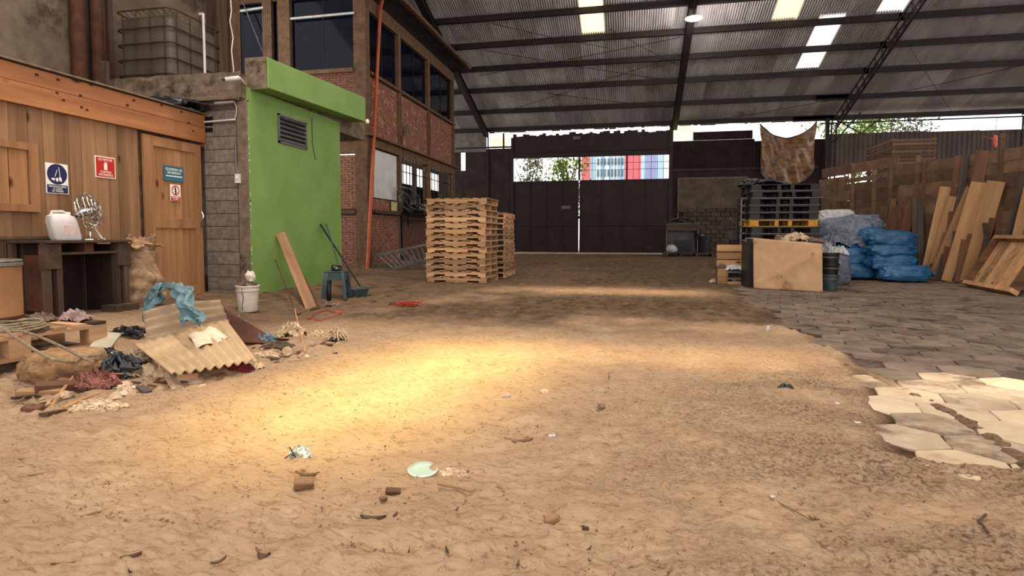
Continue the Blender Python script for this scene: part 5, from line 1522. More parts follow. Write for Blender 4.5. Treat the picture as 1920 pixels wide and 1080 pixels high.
# silver fan
p = onX(172, 450, TX - .1)
fan = thing('silver_fan', 'silver wire-caged desk fan tilted back on the bench', 'fan', (TX - .14, p.y + .02, TZ), rz=.5)
MB().lathe([(.10, 0), (.10, .012), (.05, .03), (.02, .05)], 20).obj('fan_base', M_chrome, fan)
MB().tube([(0, 0, .04), (0, 0, .10), (.0, .14, .17), (0, .165, .30)], .011, 8).obj('yoke_arm', M_chrome, fan)
MB().tube([(0, 0, .10), (.0, -.14, .17), (0, -.165, .30)], .011, 8).obj('yoke_arm', M_chrome, fan)
hd = MB(); tl_ = Matrix.Rotation(-.35, 3, 'Y')
def fp_(x, y, z): return tl_ @ Vector((x, y, z)) + Vector((0, 0, .34))
for (r_, x) in ((.165, .03), (.15, .065), (.11, .085), (.06, .09), (.165, -.03), (.14, -.07), (.09, -.10), (.04, -.11)):
    hd.tube([fp_(x, r_ * math.cos(a), r_ * math.sin(a) * 1.15) for a in np.linspace(0, 2 * math.pi, 25)[:-1]], .0045, 5, closed=True)
for k in range(20):
    a = 2 * math.pi * k / 20; c, s = math.cos(a), math.sin(a) * 1.15
    hd.tube([fp_(.09, .04 * c, .04 * s), fp_(.085, .11 * c, .11 * s), fp_(.03, .165 * c, .165 * s), fp_(-.03, .165 * c, .165 * s), fp_(-.10, .09 * c, .09 * s)], .003, 4)
cg = hd.obj('fan_cage', M_chrome, fan)
bl = MB()
for k in range(3):
    a0 = 2.1 * k
    bl.grid(lambda u, v: fp_(.02 + .03 * (v - .5), (.03 + .11 * u) * math.cos(a0 + (v - .5) * 1.3), (.03 + .11 * u) * math.sin(a0 + (v - .5) * 1.3)), 6, 6)
bl.obj('fan_blade', M_alu, fan, smooth=True, solid=.003)
MB().tube([fp_(-.16, 0, 0), fp_(-.10, 0, 0), fp_(.0, 0, 0), fp_(.045, 0, 0)], [.035, .055, .05, .03], 14).obj('motor', M_chrome, fan)
MB().tube([(-.05, .12, .20), (-.02, .20, .13), (.02, .22, .05), (.06, .17, .012), (.10, .12, .01)], .010, 7).obj('fan_cable', M_jug, fan)
# brown sack
p = onX(272, 500, -6.12)
sk = thing('brown_sack', 'large creased brown sack slumped against the shed door', 'sack', (-6.16, p.y - .05, gz(-6.1, p.y)))
def skf(u, v):
    a = 2 * math.pi * u; z = v * .86
    r = (.25 + .03 * math.sin(3.1 * v * 2) - .08 * v ** 3) * (1 if v > .06 else .85 + v * 2.5)
    w = .010 * math.sin(v * 34 + 3 * math.sin(a * 2)) + .06 * mnoise.noise(Vector((math.cos(a) * 2, math.sin(a) * 2, v * 6)))
    if v > .86: w += .06 * math.sin(a * 4 + 1) * (v - .86) * 6
    return Vector(((r * .82 + w) * math.cos(a), (r + w) * math.sin(a) + .02 * v, z + (.07 * math.sin(a * 2 + .6) if v > .93 else 0)))
MB().grid(skf, 56, 44).obj('sack_body', M_burlap, sk, smooth=True, solid=.006)
crumple(.17, .2, .14, 44).obj('folded_mouth', M_burlap, sk, (.0, .02, .74), smooth=False, solid=.008)
MB().lathe([(.0, .0), (.18, .0), (.19, .68), (.0, .72)], 18).obj('sack_fill', M_burlap, sk, (0, 0, .02))

# ================================================================== DRUM AND PALLET AT LEFT EDGE
def box_thing(*a): pass
p = onX(44, 598, -5.35)
dy = p.y - .33
PLZ = .30
# pallet: near right corner at (200,600), runs off the left edge
c0 = onZ(200, 601, .34); c1 = onZ(0, 628, .34)
ang = math.atan2(c1.y - c0.y, c1.x - c0.x); print('pallet', c0, c1, math.degrees(ang))
pd_ = (c1 - c0).normalized(); pn_ = Vector((pd_.y, -pd_.x, 0))
if pn_.x > 0: pn_ = -pn_
Lp, Wp = 1.75, 1.25
gp = .13
big = thing('large_pallet', 'large weathered wooden pallet in the left foreground with the drum and coil on it', 'pallet', (c0.x, c0.y, gp), rz=math.atan2(pd_.y, pd_.x))
sgn = 1 if (Matrix.Rotation(math.atan2(pd_.y, pd_.x), 3, 'Z') @ Vector((0, 1, 0))).dot(pn_) > 0 else -1
hp = .34 - gp
for i in range(12):
    x = .05 + i * (Lp - .1) / 11
    MB().bb((x - .045, 0, hp - .025), (x + .045, sgn * Wp, hp - .002 * (i % 3))).obj('deck_board', M_palletY if i % 3 else M_oldwood, big, rot=(0, 0, R.uniform(-.02, .02)))
for y in (.0, .55, 1.1):
    y = sgn * y
    MB().bb((0, y, hp - .05), (Lp, y + sgn * .12, hp - .026)).obj('stringer_board', M_pallet, big)
    MB().bb((0, y, -.0), (Lp, y + sgn * .12, .028)).obj('bottom_board', M_pallet, big)
    for x in (0, .55, 1.15, Lp - .13):
        MB().bb((x, y, .028), (x + .14, y + sgn * .12, hp - .05)).obj('block', M_pallet, big)
MB().bb((.0, sgn * .1, -.10), (Lp, sgn * 1.1, -.002)).obj('underlay', M_oldwood, big)
# drum
dc = onZ(2, 600, .345) ; dc = Vector((c0.x, c0.y, 0)) + pd_ * .98 + pn_ * .72
dc = onX(-34, 600, -5.30); dc.z = .34
drm = thing('fibre_drum', 'brown fibre drum with pale metal rim at the left edge of the picture', 'drum', (dc.x, dc.y, .34))
rd = .27
ht_ = onX(-34, 489, -5.08).z - .34
MB().lathe([(rd, 0), (rd, ht_ - .06)], 40).obj('drum_body', M_drum, drm)
MB().lathe([(rd, ht_ - .06), (rd + .012, ht_ - .05), (rd + .012, ht_ - .03), (rd, ht_ - .022), (rd + .010, ht_ - .012), (rd + .006, ht_), (rd - .02, ht_)], 40).obj('metal_rim', M_wire, drm)
MB().lathe([(rd + .004, .0), (rd + .004, .03)], 40, caps=False).obj('base_band', M_rust, drm)
# coil and hoses
p = onZ(38, 612, .36)
w = MB()
for k in range(4):
    w.tube([(p.x + (.17 - .012 * k) * math.cos(a), p.y + (.17 - .015 * k) * math.sin(a), .352 + .014 * k + .006 * math.sin(3 * a + k)) for a in np.linspace(0, 2 * math.pi, 30)[:-1]], .009, 6, closed=True)
tag(w.obj('rope_coil', M_rope), 'coil of grey rope lying on the left foreground pallet', 'rope')
def gp_(px, py, z): return onZ(px, py, z)
w = MB().tube(smooth_path([gp_(8, 618, .365), gp_(40, 640, .34), gp_(75, 662, .30), gp_(105, 675, .27), gp_(140, 678, .24), gp_(165, 668, .24), gp_(190, 666, .24)]), .010, 8)
tag(w.obj('hose', M_rope), 'lower grey hose sagging from the rope coil to the rubble', 'hose')
w = MB().tube(smooth_path([gp_(40, 620, .37), gp_(75, 632, .345), gp_(120, 652, .29), gp_(150, 668, .26), gp_(176, 680, .24)]), .010, 8)
tag(w.obj('hose', M_rope), 'upper grey hose running straight across the pallet edge', 'hose')
put_cloth('lilac_cloth', 0, 0, .13, .08, .10, M_lilac, 'pale lilac cloth bundle at the far corner of the foreground pallet', 'cloth', 51, at=(gp_(142, 600, .34).x, gp_(142, 600, .34).y, .335))
put_cloth('grey_rag', 0, 0, .10, .10, .09, M_clothgrey, 'small grey rag between the drum and the rope coil', 'rag', 52, at=(gp_(78, 603, .34).x, gp_(78, 603, .34).y, .335))

# ================================================================== CORRUGATED SHEET PILE
def Z(px, py, z): return onZ(px, py, z)
# lower fibre cement sheet: four corners (picture positions on real heights)
a, b, c, d = Z(322, 702, .13), Z(482, 676, .10), onY(425, 600, 4.25), onY(250, 645, 3.72)
t = thing('corrugated_sheet', 'pale tan corrugated fibre-cement sheet with scalloped front edge on the rubble', 'sheet', a)
def cs(u, v):
    p = (a.lerp(b, u)).lerp(d.lerp(c, u), v) - a
    n = (b - a).cross(d - a).normalized()
    return p + n * (.013 * math.sin(u * 2 * math.pi * 9) * (1 - .5 * v)) 
MB().grid(cs, 96, 10).obj('sheet', M_cement, t, smooth=True, solid=.010)
a2, b2, c2, d2 = onY(276, 642, 3.80), onY(430, 607, 4.25), onY(412, 560, 4.50), onY(268, 586, 4.00)
t = thing('corrugated_sheet', 'darker bent corrugated sheet with ridges running across, behind the tan one', 'sheet', a2)
def cs2(u, v):
    p = (a2.lerp(b2, u)).lerp(d2.lerp(c2, u), v) - a2
    n = (b2 - a2).cross(d2 - a2).normalized()
    return p + n * (.020 * math.sin(v * 2 * math.pi * 3.5) + .03 * math.sin(u * 4) * v)
MB().grid(cs2, 24, 60).obj('sheet', M_cement2, t, smooth=True, solid=.010)
# supporting rubble under the sheets
rr = random.Random(5)
MB().grid(lambda u, v: (a.lerp(b, u)).lerp(d2.lerp(c2, u), v) * 1.0 + Vector((0, 0, -.07 - (.10 + .22 * v) * .35 + .03 * mnoise.noise(Vector((u * 7, v * 7, 3))))), 24, 24).obj('rubble_mound', M_stone)
rm = bpy.data.objects['rubble_mound']; rm.modifiers.new('s', 'SOLIDIFY').thickness = .25; rm.modifiers['s'].offset = -1
tag(rm, 'mound of sandy rubble hidden beneath the corrugated sheets', 'rubble', None, 'stuff')
print('sheet', a, b, c, d, a2, b2, c2, d2)
def shp(u, v):
    n = (b - a).cross(d - a).normalized(); n = n if n.z > 0 else -n
    return a.lerp(b, u).lerp(d.lerp(c, u), v) + n * .022
# printed paper on the sheet
pa_ = [shp(.49, .78), shp(.75, .88), shp(.86, .56), shp(.46, .46)]
pc_ = sum(pa_, Vector()) / 4
t = thing('printed_sheet', 'cream paper with faded print lying on the tan corrugated sheet', 'paper', pc_)
def pf(u, v):
    p = (pa_[0].lerp(pa_[1], u)).lerp(pa_[3].lerp(pa_[2], u), v) - pc_
    return p + Vector((0, -.0, .0 + .012 * math.sin(u * 7) + .01 * math.sin(v * 5)))
MB().grid(pf, 14, 14).obj('paper', M_paper, t, smooth=True, solid=.004)
# blue cloth
p = onY(313, 588, 4.15)
def bcf(u, v):
    k = u * 2 - 1
    x = k * .24; z = .20 * (1 - abs(k) ** 1.6) + .03 * mnoise.noise(Vector((u * 6, v * 6, 2)))
    if v > .5: z -= (v - .5) * .55 * (.5 + u)
    y = (v - .5) * -.30 * (.6 + .5 * u)
    return Vector((x, y, z + .05 * mnoise.noise(Vector((u * 9, v * 9, 7)))))
arc = smooth_path([onY(283, 592, 4.30), onY(281, 565, 4.28), onY(293, 543, 4.22), onY(316, 532, 4.12), onY(336, 546, 4.02), onY(345, 572, 3.93), onY(352, 602, 3.82)], 8)
def rib(u, v):
    q = arc[min(len(arc) - 1, int(round(u * (len(arc) - 1))))]; wd = .17 + .09 * u
    o_ = Vector((.75, -.45, .15)) * ((v - .35) * wd * 1.6)
    k = Vector((u * 7, v * 5, 1)); nz = Vector((mnoise.noise(k), mnoise.noise(k + Vector((9, 0, 0))), mnoise.noise(k + Vector((0, 9, 0)))))
    return q + o_ - p + nz * .075 + Vector((0, 0, -.05 * abs(v - .5)))
bc = MB().grid(rib, len(arc) - 1, 16).obj('blue_cloth', M_cyan, None, p, None, smooth=False, solid=.006)
tag(bc, 'faded blue net cloth draped over the top of the corrugated sheets', 'cloth')
# dark sheet leaning behind
e = [0, 0, onZ(512, 634, .10)]
t = thing('curved_panel', 'dark curved metal panel behind the corrugated sheets', 'panel', e[2])
def dk(u, v):
    top = onY(343, 552, 4.72).lerp(onZ(512, 634, .10), u) + Vector((0, 0, .07 * math.sin(math.pi * u ** .6)))
    bot = Vector((top.x + .02, top.y - .10 - .12 * (1 - u), .07))
    p = top.lerp(bot, v)
    return p - e[2] + Vector((-.04 * math.sin(math.pi * v) * (1 - u * .6), 0, 0))
MB().grid(dk, 20, 14).obj('panel_sheet', M_rust, t, smooth=True, solid=.008)
put_cloth('white_plastic_sheet', 446, 622, .10, .20, .16, M_whitesack, 'strip of white plastic between the tan sheet and the curved dark panel', 'plastic', 61, rz=.5)

# ================================================================== RUBBISH PILE
def stone(px, py, s, label, m=M_stone, seed=0, name='rubble_stone', sq=(1, .8, .6), dz=0):
    p = G(px, py); mb = blob(s * sq[0], s * sq[1], s * sq[2], seed, 7, .35, 1.5, True, .6)
    return tag(mb.obj(name, m, None, (p.x, p.y, p.z - .012 + dz), (0, 0, seed * 1.3), smooth=False), label, 'stone')
def brick_(px, py, d, rz, label, m=M_rbrick, tilt=0, name='loose_brick', cat='brick', dz=0):
    p = G(px, py)
    mb = MB().box((0, 0, 0), d)
    return tag(mb.obj(name, m, None, (p.x, p.y, p.z + d[2] * .42 + dz), (tilt, tilt * .4, rz), bevel=.006), label, cat)
brick_(354, 716, (.13, .10, .075), .6, 'squarish sandy brick on the sand below the tan corrugated sheet')
brick_(395, 703, (.12, .08, .055), .2, 'flat brick piece under the scalloped edge of the tan sheet')
brick_(199, 652, (.15, .25, .022), .5, 'pale flat stone tile tilted beside the black bag', M_tile, .35, 'stone_tile', 'tile', .05)
brick_(75, 742, (.24, .07, .05), .55, 'broken wooden block, left of the wood scraps at bottom left', M_plank, .15, 'wood_block', 'block')
brick_(103, 738, (.20, .07, .06), .95, 'darker wooden block leaning in the bottom left scraps', M_plankd, .3, 'wood_block', 'block', .02)
brick_(62, 772, (.10, .06, .04), .3, 'small wooden offcut nearest the camera at bottom left', M_plankd, .2, 'wood_block', 'block')
brick_(140, 718, (.16, .11, .03), .2, 'thin brown board scrap in the middle of the rubbish pile', M_drum, .3, 'board_scrap', 'board', .02)
brick_(195, 696, (.34, .05, .04), .28, 'long pale timber offcut leading to the black bag', M_plank, .1, 'timber_offcut', 'timber', .05)
brick_(203, 763, (.14, .05, .02), -.3, 'thin pointed wood splinter piece on the sand below the pink rag', M_plankd, .2, 'wood_splinter', 'splinter')
stone(283, 703, .085, 'larger pale rounded stone at the left corner of the tan sheet', seed=2)
stone(305, 708, .065, 'whitish foamy lump beside the larger pale stone', M_papercr, 4)
stone(262, 700, .07, 'sandy stone just right of the black bag', seed=6)
stone(330, 664, .09, 'sandy stone wedged under the left edge of the tan sheet', seed=8)
stone(380, 727, .03, 'small stone right of the squarish brick', seed=9)
sb = blob(.27, .17, .12, 12, 18, .25, 1.6, True, .8, .12); p = G(118, 704)
tag(sb.obj('stained_sack', mat('stained_sacking', C(168, 132, 92), C(118, 88, 60), scale=10, bump=.7, spots=C(86, 62, 46), spot_scale=6, spot_lo=.55), None, (p.x, p.y, p.z - .02), (0, 0, .25)), 'lumpy stained sack half buried beside the foreground pallet', 'sack')
put_cloth('black_bag', 242, 628, .20, .10, .11, M_blackbag, 'black plastic bag with pale rim behind the stone tile', 'bag', 71)
put_cloth('black_bag', 226, 703, .15, .11, .17, M_blackbag, 'shiny black plastic bag in the middle of the rubbish', 'bag', 72, fr=4)
put_cloth('grey_plastic', 208, 690, .10, .08, .14, mat('grey_green_plastic', C(128, 122, 100), C(96, 92, 78), bump=.3, scale=10), 'grey-green plastic crumpled against the black bag', 'plastic', 73)
put_cloth('black_tubing', 200, 668, .12, .06, .07, M_blackbag, 'folded black rubber strip below the stone tile', 'rubber', 74)
put_cloth('pink_rag', 182, 728, .15, .10, .13, M_pinkrag, 'pinkish shredded rag in the front of the rubbish pile', 'rag', 75, fr=6, n=26)
put_cloth('maroon_cloth', 440, 697, .13, .06, .09, M_maroon, 'maroon cloth in front of the tan corrugated sheet', 'cloth', 76, rz=.35)
put_cloth('orange_wrapper', 256, 678, .09, .07, .12, M_papercr, 'pale orange-stained wrapper right of the black bag', 'wrapper', 77)
put_cloth('beige_sheet', 235, 726, .12, .06, .05, M_papercr, 'beige scrap in front of the black bag', 'scrap', 78)
put_cloth('leaf_litter', 186, 764, .14, .08, .06, M_papercr, 'dry pale husk scraps on the sand at the front of the pile', 'husk', 79, fr=6, n=24)
put_cloth('brown_scrap', 128, 704, .08, .06, .08, M_pinkrag, 'dark reddish scrap above the thin board', 'scrap', 80)
put_cloth('blue_white_wrapper', 496, 642, .13, .08, .10, mat('pale_blue_plastic', C(150, 176, 184), C(60, 110, 128), scale=14, bump=.4), 'pale blue plastic wrapper at the tip of the curved dark panel', 'wrapper', 81, fr=5, n=24)
put_cloth('dirty_plastic', 522, 652, .14, .07, .07, M_clothgrey, 'dirty grey plastic strip in the right rubbish heap', 'plastic', 82)
put_cloth('crumpled_paper', 548, 632, .13, .09, .16, M_papercr, 'large crumpled straw-coloured paper in the right rubbish heap', 'paper', 83, fr=5, n=24)
put_cloth('crumpled_paper', 596, 632, .09, .07, .08, M_papercr, 'small crumpled paper between the straw-coloured one and the shredded strips', 'paper', 84, fr=5)
put_cloth('brown_paper', 500, 668, .12, .06, .05, M_papercr, 'flat brown paper scraps by the right corner of the tan sheet', 'paper', 85)
p = G(538, 664); t = thing('glass_bottle', 'broken green glass bottle showing its round base in the right heap', 'bottle', p, rz=.6)
MB().tube([(0, -.05, .035), (0, .06, .035), (0, .09, .035), (0, .15, .035)], [.036, .036, .018, .015], 14).obj('bottle_body', M_greentrash, t); MB().tube([(0, -.055, .035), (0, -.045, .035)], .040, 14).obj('pale_ring', M_papercr, t)
w = MB(); p = G(632, 640)
for k in range(46):
    rr = random.Random(k); a = rr.uniform(0, 6.28); r_ = rr.uniform(.03, .15)
    w.tube([(rr.uniform(-.06, .06), rr.uniform(-.05, .05), .02), (r_ * .5 * math.cos(a), r_ * .5 * math.sin(a), rr.uniform(.05, .14)), (r_ * math.cos(a), r_ * math.sin(a), rr.uniform(0, .06))], .0045, 4)
o = w.obj('shredded_strips', M_papercr, None, (p.x, p.y, p.z), smooth=False); tag(o, 'tuft of shredded grey and straw strips at the right end of the rubbish', 'strips', None, 'stuff')
put_cloth('dark_crumple', 632, 640, .08, .06, .07, M_blackbag, 'dark crumpled scrap inside the shredded strips', 'scrap', 86)
def stick(p0, p1, r, label, m=M_plank, group=None, name='stick'):
    return tag(MB().tube([p0, p0.lerp(p1, .5) + Vector((0, 0, .006)), p1], [r, r * .9, r * .6], 6).obj(name, m), label, 'stick', group)
stick(G(572, 662, .01), G(553, 612, .20), .009, 'thin pale stick standing up out of the right rubbish heap')
stick(G(97, 765, .01), G(138, 722, .06), .012, 'pale stick lying diagonally over the bottom left scraps')
stick(G(120, 768, .01), G(188, 745, .03), .010, 'long thin stick below the pink rag')
stick(G(186, 715, .04), G(232, 714, .05), .009, 'short pale stick in front of the black bag')
stick(G(20, 772, .01), G(48, 752, .03), .008, 'curved twig at the bottom left of the scraps', M_chip)
stick(G(176, 700, .06), G(186, 678, .12), .010, 'short upright stick beside the stained sack')
# larger odd pieces that fill the pile
rr = random.Random(91)
ODD = [('thin plywood strip', M_plank), ('grey board end', M_plankg), ('cream paper fold', M_papercr), ('reddish wood piece', M_plankd), ('rusty metal strip', M_rust), ('pale stone chip', M_stone)]
WHERE = [(84, 722, 'behind the bottom left wooden blocks'), (120, 748, 'between the diagonal stick and the pink rag'), (150, 735, 'left of the pink rag'), (160, 708, 'between the stained sack and the pink rag'),
         (232, 742, 'right of the pink rag'), (250, 722, 'below the black bag on its right'), (270, 735, 'on the sand left of the squarish brick'), (298, 728, 'touching the whitish foamy lump'),
         (214, 752, 'in front of the pink rag'), (50, 750, 'left of the wooden blocks'), (100, 780, 'in the lowest row of scraps'), (150, 772, 'under the long thin stick'), (240, 706, 'against the black bag'),
         (178, 690, 'on the stained sack side of the rubber strip'), (215, 680, 'beside the stone tile'), (260, 660, 'under the left edge of the tan sheet'), (320, 722, 'just left of the squarish brick'), (72, 765, 'near the smallest wooden offcut'),
         (415, 712, 'right of the small stone'), (480, 690, 'just off the right corner of the tan sheet'), (512, 676, 'left of the green bottle'), (560, 662, 'at the foot of the standing pale stick'), (585, 650, 'behind the standing pale stick'), (612, 650, 'left of the shredded strips'), (528, 640, 'above the dirty grey strip')]
for k, (px, py, wh) in enumerate(WHERE):
    nm, m = ODD[(k * 5 + k // 6) % 6]; p = G(px, py); s = rr.uniform(.05, .085)
    if nm.endswith('chip') or nm.endswith('fold'):
        q = blob(s * .7, s * .5, s * .4, k, 7, .5, 1.8) if nm.endswith('chip') else crumple(s, s * .7, s * .8, k, 12)
        o = q.obj(nm.replace(' ', '_'), m, None, (p.x, p.y, p.z - .006), (0, 0, rr.uniform(0, 3)), smooth=False)
        if nm.endswith('fold'): o.modifiers.new('s', 'SOLIDIFY').thickness = .003
    else:
        o = MB().box((0, 0, 0), (s * rr.uniform(1.6, 3), s * .6, rr.uniform(.008, .022))).obj(nm.replace(' ', '_'), m, None, (p.x, p.y, p.z + .02), (rr.uniform(-.35, .35), rr.uniform(-.25, .25), rr.uniform(0, 3)))
    tag(o, nm + ' ' + wh, 'scrap')
# many small scraps of the pile
rr = random.Random(19)
for k in range(110):
    px, py = rr.uniform(40, 340), rr.uniform(690, 775)
    if py > 790 - px * .2: continue
    p = G(px, py); s = rr.uniform(.012, .035)
    mb = MB().box((0, 0, 0), (s * rr.uniform(1, 3), s, s * rr.uniform(.2, .7)))
    tag(mb.obj('pile_scrap', rr.choice([M_chip, M_plank, M_stone, M_papercr, M_chipd]), None, (p.x, p.y, p.z + s * .2), (rr.uniform(-.4, .4), rr.uniform(-.4, .4), rr.uniform(0, 3))), 'small wood or stone scrap scattered round the left rubbish pile', 'scrap', 'scraps around the left rubbish pile')
for k in range(44):
    px, py = rr.uniform(465, 655), rr.uniform(638, 678)
    p = G(px, py); s = rr.uniform(.012, .028)
    mb = MB().box((0, 0, 0), (s * rr.uniform(1, 3), s, s * rr.uniform(.2, .6)))
    tag(mb.obj('heap_scrap', rr.choice([M_papercr, M_chipd, M_stone, M_papercr]), None, (p.x, p.y, p.z + s * .15), (rr.uniform(-.4, .4), rr.uniform(-.4, .4), rr.uniform(0, 3))), 'small paper or wood scrap scattered round the right rubbish heap', 'scrap', 'scraps around the right rubbish heap')

# ================================================================== BY THE GREEN WALL
p = G(465, 578); bk = thing('white_bucket', 'dirty white bucket full of scraps in front of the block pillar', 'bucket', p)
k = .36 / .36
MB().lathe([(.115, 0), (.118, .01), (.132, .26)], 28).obj('bucket_body', M_bucket, bk)
MB().lathe([(.132, .26), (.146, .265), (.146, .28), (.137, .285), (.139, .31), (.150, .315), (.150, .33), (.14, .335), (.13, .33)], 28).obj('bucket_rim', M_bucket, bk)
MB().tube([(.02, -.137, .33), (.02, -.140, .25), (.035, -.130, .18), (.01, -.126, .10), (.005, -.118, .01)], .004, 5).obj('drip_stain', M_chipd, bk)
put_cloth('bucket_scraps', 0, 0, .10, .09, .08, M_clothgrey, 'brown scraps filling the white bucket', 'scraps', 91, at=(p.x, p.y, p.z + .33))
cup = blob(.065, .05, .075, 8, 10, .5, 2); tag(cup.obj('white_lump', M_bucket, None, (p.x + .04, p.y, p.z + .38)), 'white crumpled cup sticking out of the bucket', 'cup')
# plank leaning on green wall
def wallp(px, py, off=0.0): return onX(px, py, -5.70 + off)
b0 = G(584, 579); t0 = wallp(526, 438, .03)
d = (t0 - b0); L = d.length; d.normalize(); n = Vector((.55, -.83, 0)); n = (n - d * n.dot(d)).normalized(); y = n.cross(d)
o = MB().box((L / 2, 0, 0), (L, .145, .03)).obj('leaning_board', mat('brown_board', C(152, 116, 86), C(122, 88, 62), scale=8, stretch=(.08, 1, 1), bump=.2, var=0), None, b0 + Vector((0, 0, .0)), None, bevel=.004)
o.rotation_euler = Matrix((d, y, n)).transposed().to_euler(); tag(o, 'brown board leaning against the green wall', 'board')
w = MB().tube([wallp(516, 486, .02), G(556, 592, .015)], .009, 6).tube([G(556, 592, .015), G(600, 579, .015)], .009, 6).tube([G(600, 579, .015), wallp(563, 505, .03)], .009, 6)
tag(w.obj('bent_rod', M_rust), 'thin rusty rod bent into a U leaning on the green wall', 'rod')
# stool
p = G(632, 560); st = thing('plastic_stool', 'grey-teal plastic stool near the far corner of the green wall', 'stool', p, rz=.25)
for sx in (-1, 1):
    for sy in (-1, 1):
        mb = MB(); mb.beam((sx * .17, sy * .16, 0), (sx * .125, sy * .12, .42), .07, .05, roll=.8); mb.obj('leg', M_stool, st, bevel=.008)
for (ax, s) in (('x', -1), ('x', 1), ('y', -1), ('y', 1)):
    if ax == 'x': MB().bb((s * .135 - .012, -.12, .30), (s * .135 + .012, .12, .42)).obj('side_apron', M_stool, st)
    else: MB().bb((-.125, s * .13 - .012, .30), (.125, s * .13 + .012, .42)).obj('side_apron', M_stool, st)
MB().bb((-.16, -.15, .42), (.16, .15, .445)).obj('seat', M_stool, st, bevel=.012)
tag(blob(.09, .08, .05, 3, 10, .4).obj('black_bundle', M_blackbag, None, (p.x, p.y, p.z + .445)), 'black crumpled bundle on the plastic stool', 'bundle')
tag(MB().lathe([(.03, 0), (.035, .01), (.035, .20), (.015, .25), (.015, .30)], 14, (p.x + .03, p.y - .30, p.z)).obj('black_bottle', M_black), 'tall black bottle in front of the plastic stool', 'bottle')
put_cloth('brown_debris', 622, 574, .14, .08, .08, M_clothgrey, 'brown rag lumps at the foot of the plastic stool', 'rag', 93)
p = G(668, 556); t = thing('teal_basin', 'teal plastic basin with red scraps beside the stool', 'basin', p)
MB().lathe([(.16, 0), (.21, .13), (.23, .14), (.22, .15), (.19, .13), (.14, .03)], 24, caps=False).obj('basin_body', M_stool, t)
put_cloth('red_brown_scraps', 0, 0, .14, .12, .12, M_maroon, 'reddish scraps inside the teal basin', 'scraps', 94, at=(p.x, p.y, p.z + .04))
tag(MB().tube([G(683, 550, .02), wallp(601, 421, .02)], .016, 8).obj('broom_pole', M_black), 'long black pole leaning from the floor to the green wall', 'pole')
tag(MB().tube([G(650, 560, .10), wallp(612, 420, .02)], .011, 8).obj('green_rod', M_stool), 'thin greenish rod leaning on the green wall behind the black pole', 'rod')
# red cords
p = G(635, 588)
t = thing('plastic_lump', 'small bright red object on the ground in front of the stool', 'object', p); blob(.06, .03, .018, 2, 10, .3).obj('lump', M_redcord, t)
w = MB().tube([G(580, 600, .02), G(592, 590, .025), G(612, 586, .03), G(630, 588, .02)], .006, 5).tube([G(575, 600, .02), G(600, 604, .02), G(625, 597, .02), G(640, 590, .02)], .006, 5)
tag(w.obj('twisted_rope', M_redcord), 'loop of reddish cord on the ground in front of the bent rod', 'cord')
w = MB(); p = G(764, 574)
for k in range(16):
    rr = random.Random(k + 9); w.tube([(rr.uniform(-.2, .2), rr.uniform(-.2, .2), rr.uniform(.01, .06)) for _ in range(5)], .005, 4)
tag(w.obj('red_netting', M_redcord, None, p), 'loose tangle of red netting on the ground left of the pallets', 'netting')
stone(737, 571, .05, 'dark clod beside the red netting', M_chipd, 3, 'dark_clod')
# sand ridge with clods near ladder
for k, (px, py) in enumerate(((728, 556), (665, 578), (700, 566))):
    stone(px, py, .05, ['dark clod in front of the ladder', 'dark clod right of the red object', 'dark clod between the stool and the red netting'][k], M_chipd, 20 + k, 'dark_clod', (1, .8, .35))

# ================================================================== FOREGROUND DETAILS
put_cloth('foil_ball', 563, 858, .05, .045, .065, mat('crumpled_foil', C(216, 214, 206), C(150, 150, 144), rough=.35, metal=.4, scale=30, bump=.6), 'crumpled whitish foil with black wire in the bright foreground sand', 'foil', 101, fr=5, n=22)
p = G(560, 862); tag(MB().tube([(p.x - .05, p.y - .03, p.z + .015), (p.x + .0, p.y - .06, p.z + .05), (p.x + .05, p.y - .045, p.z + .01)], .003, 5).tube([(p.x - .04, p.y - .01, p.z + .06), (p.x + .03, p.y - .05, p.z + .01), (p.x + .07, p.y - .07, p.z + .01)], .003, 5).obj('black_wire', M_black), 'thin bent black wire over the foil ball', 'wire')
p = G(793, 885)
gl = bpy.data.materials.new('glass'); gl.use_nodes = True; b = gl.node_tree.nodes['Principled BSDF']
b.inputs['Base Color'].default_value = C(186, 214, 200); b.inputs['Roughness'].default_value = .12; b.inputs['Alpha'].default_value = .62
tag(MB().lathe([(.0, .0), (.062, .002), (.066, .008), (.06, .012)], 30, caps=False).obj('glass_disc', gl, None, (p.x, p.y, p.z + .006), (.12, .05, 0)), 'round greenish transparent plastic lid on the foreground sand', 'lid')
put_cloth('brown_wrapper', 850, 890, .06, .03, .035, M_papercr, 'crumpled brownish wrapper right of the transparent lid', 'wrapper', 102, fr=5)
def shard(px, py, l, w_, h, rz, label, m=M_chipd, curl=.5, name='bark_strip'):
    p = G(px, py); l *= .8; h *= .7; w_ *= .8
    def f_(u, v):
        x = (u - .5) * l; y = (v - .5) * w_ * (1 - abs(2 * u - 1) ** 2.5)
        return Vector((x, y, .003 + h * (abs(2 * u - 1) ** 2) * curl + h * (1 - (2 * v - 1) ** 2) * .5))
    return tag(MB().grid(f_, 12, 5).obj(name, m, None, (p.x, p.y, p.z - .003), (0, 0, rz), smooth=True, solid=.003), label, 'chip')
shard(975, 829, .16, .035, .03, .35, 'curved pale bark strip in the centre foreground, left of the white stone', M_chip)
shard(968, 823, .16, .018, .02, .32, 'straight pale splinter parallel to the curved bark strip', M_plank)
shard(888, 843, .11, .02, .02, .3, 'thin dark curved splinter left of the bark strip')
shard(577, 892, .14, .02, .03, .05, 'dark-ended flat splinter below the foil ball', M_chip)
brick_(570, 915, (.075, .05, .035), .5, 'angular wood block with dark end below the foil ball', M_chip, .3, 'wood_chunk', 'block', .005)
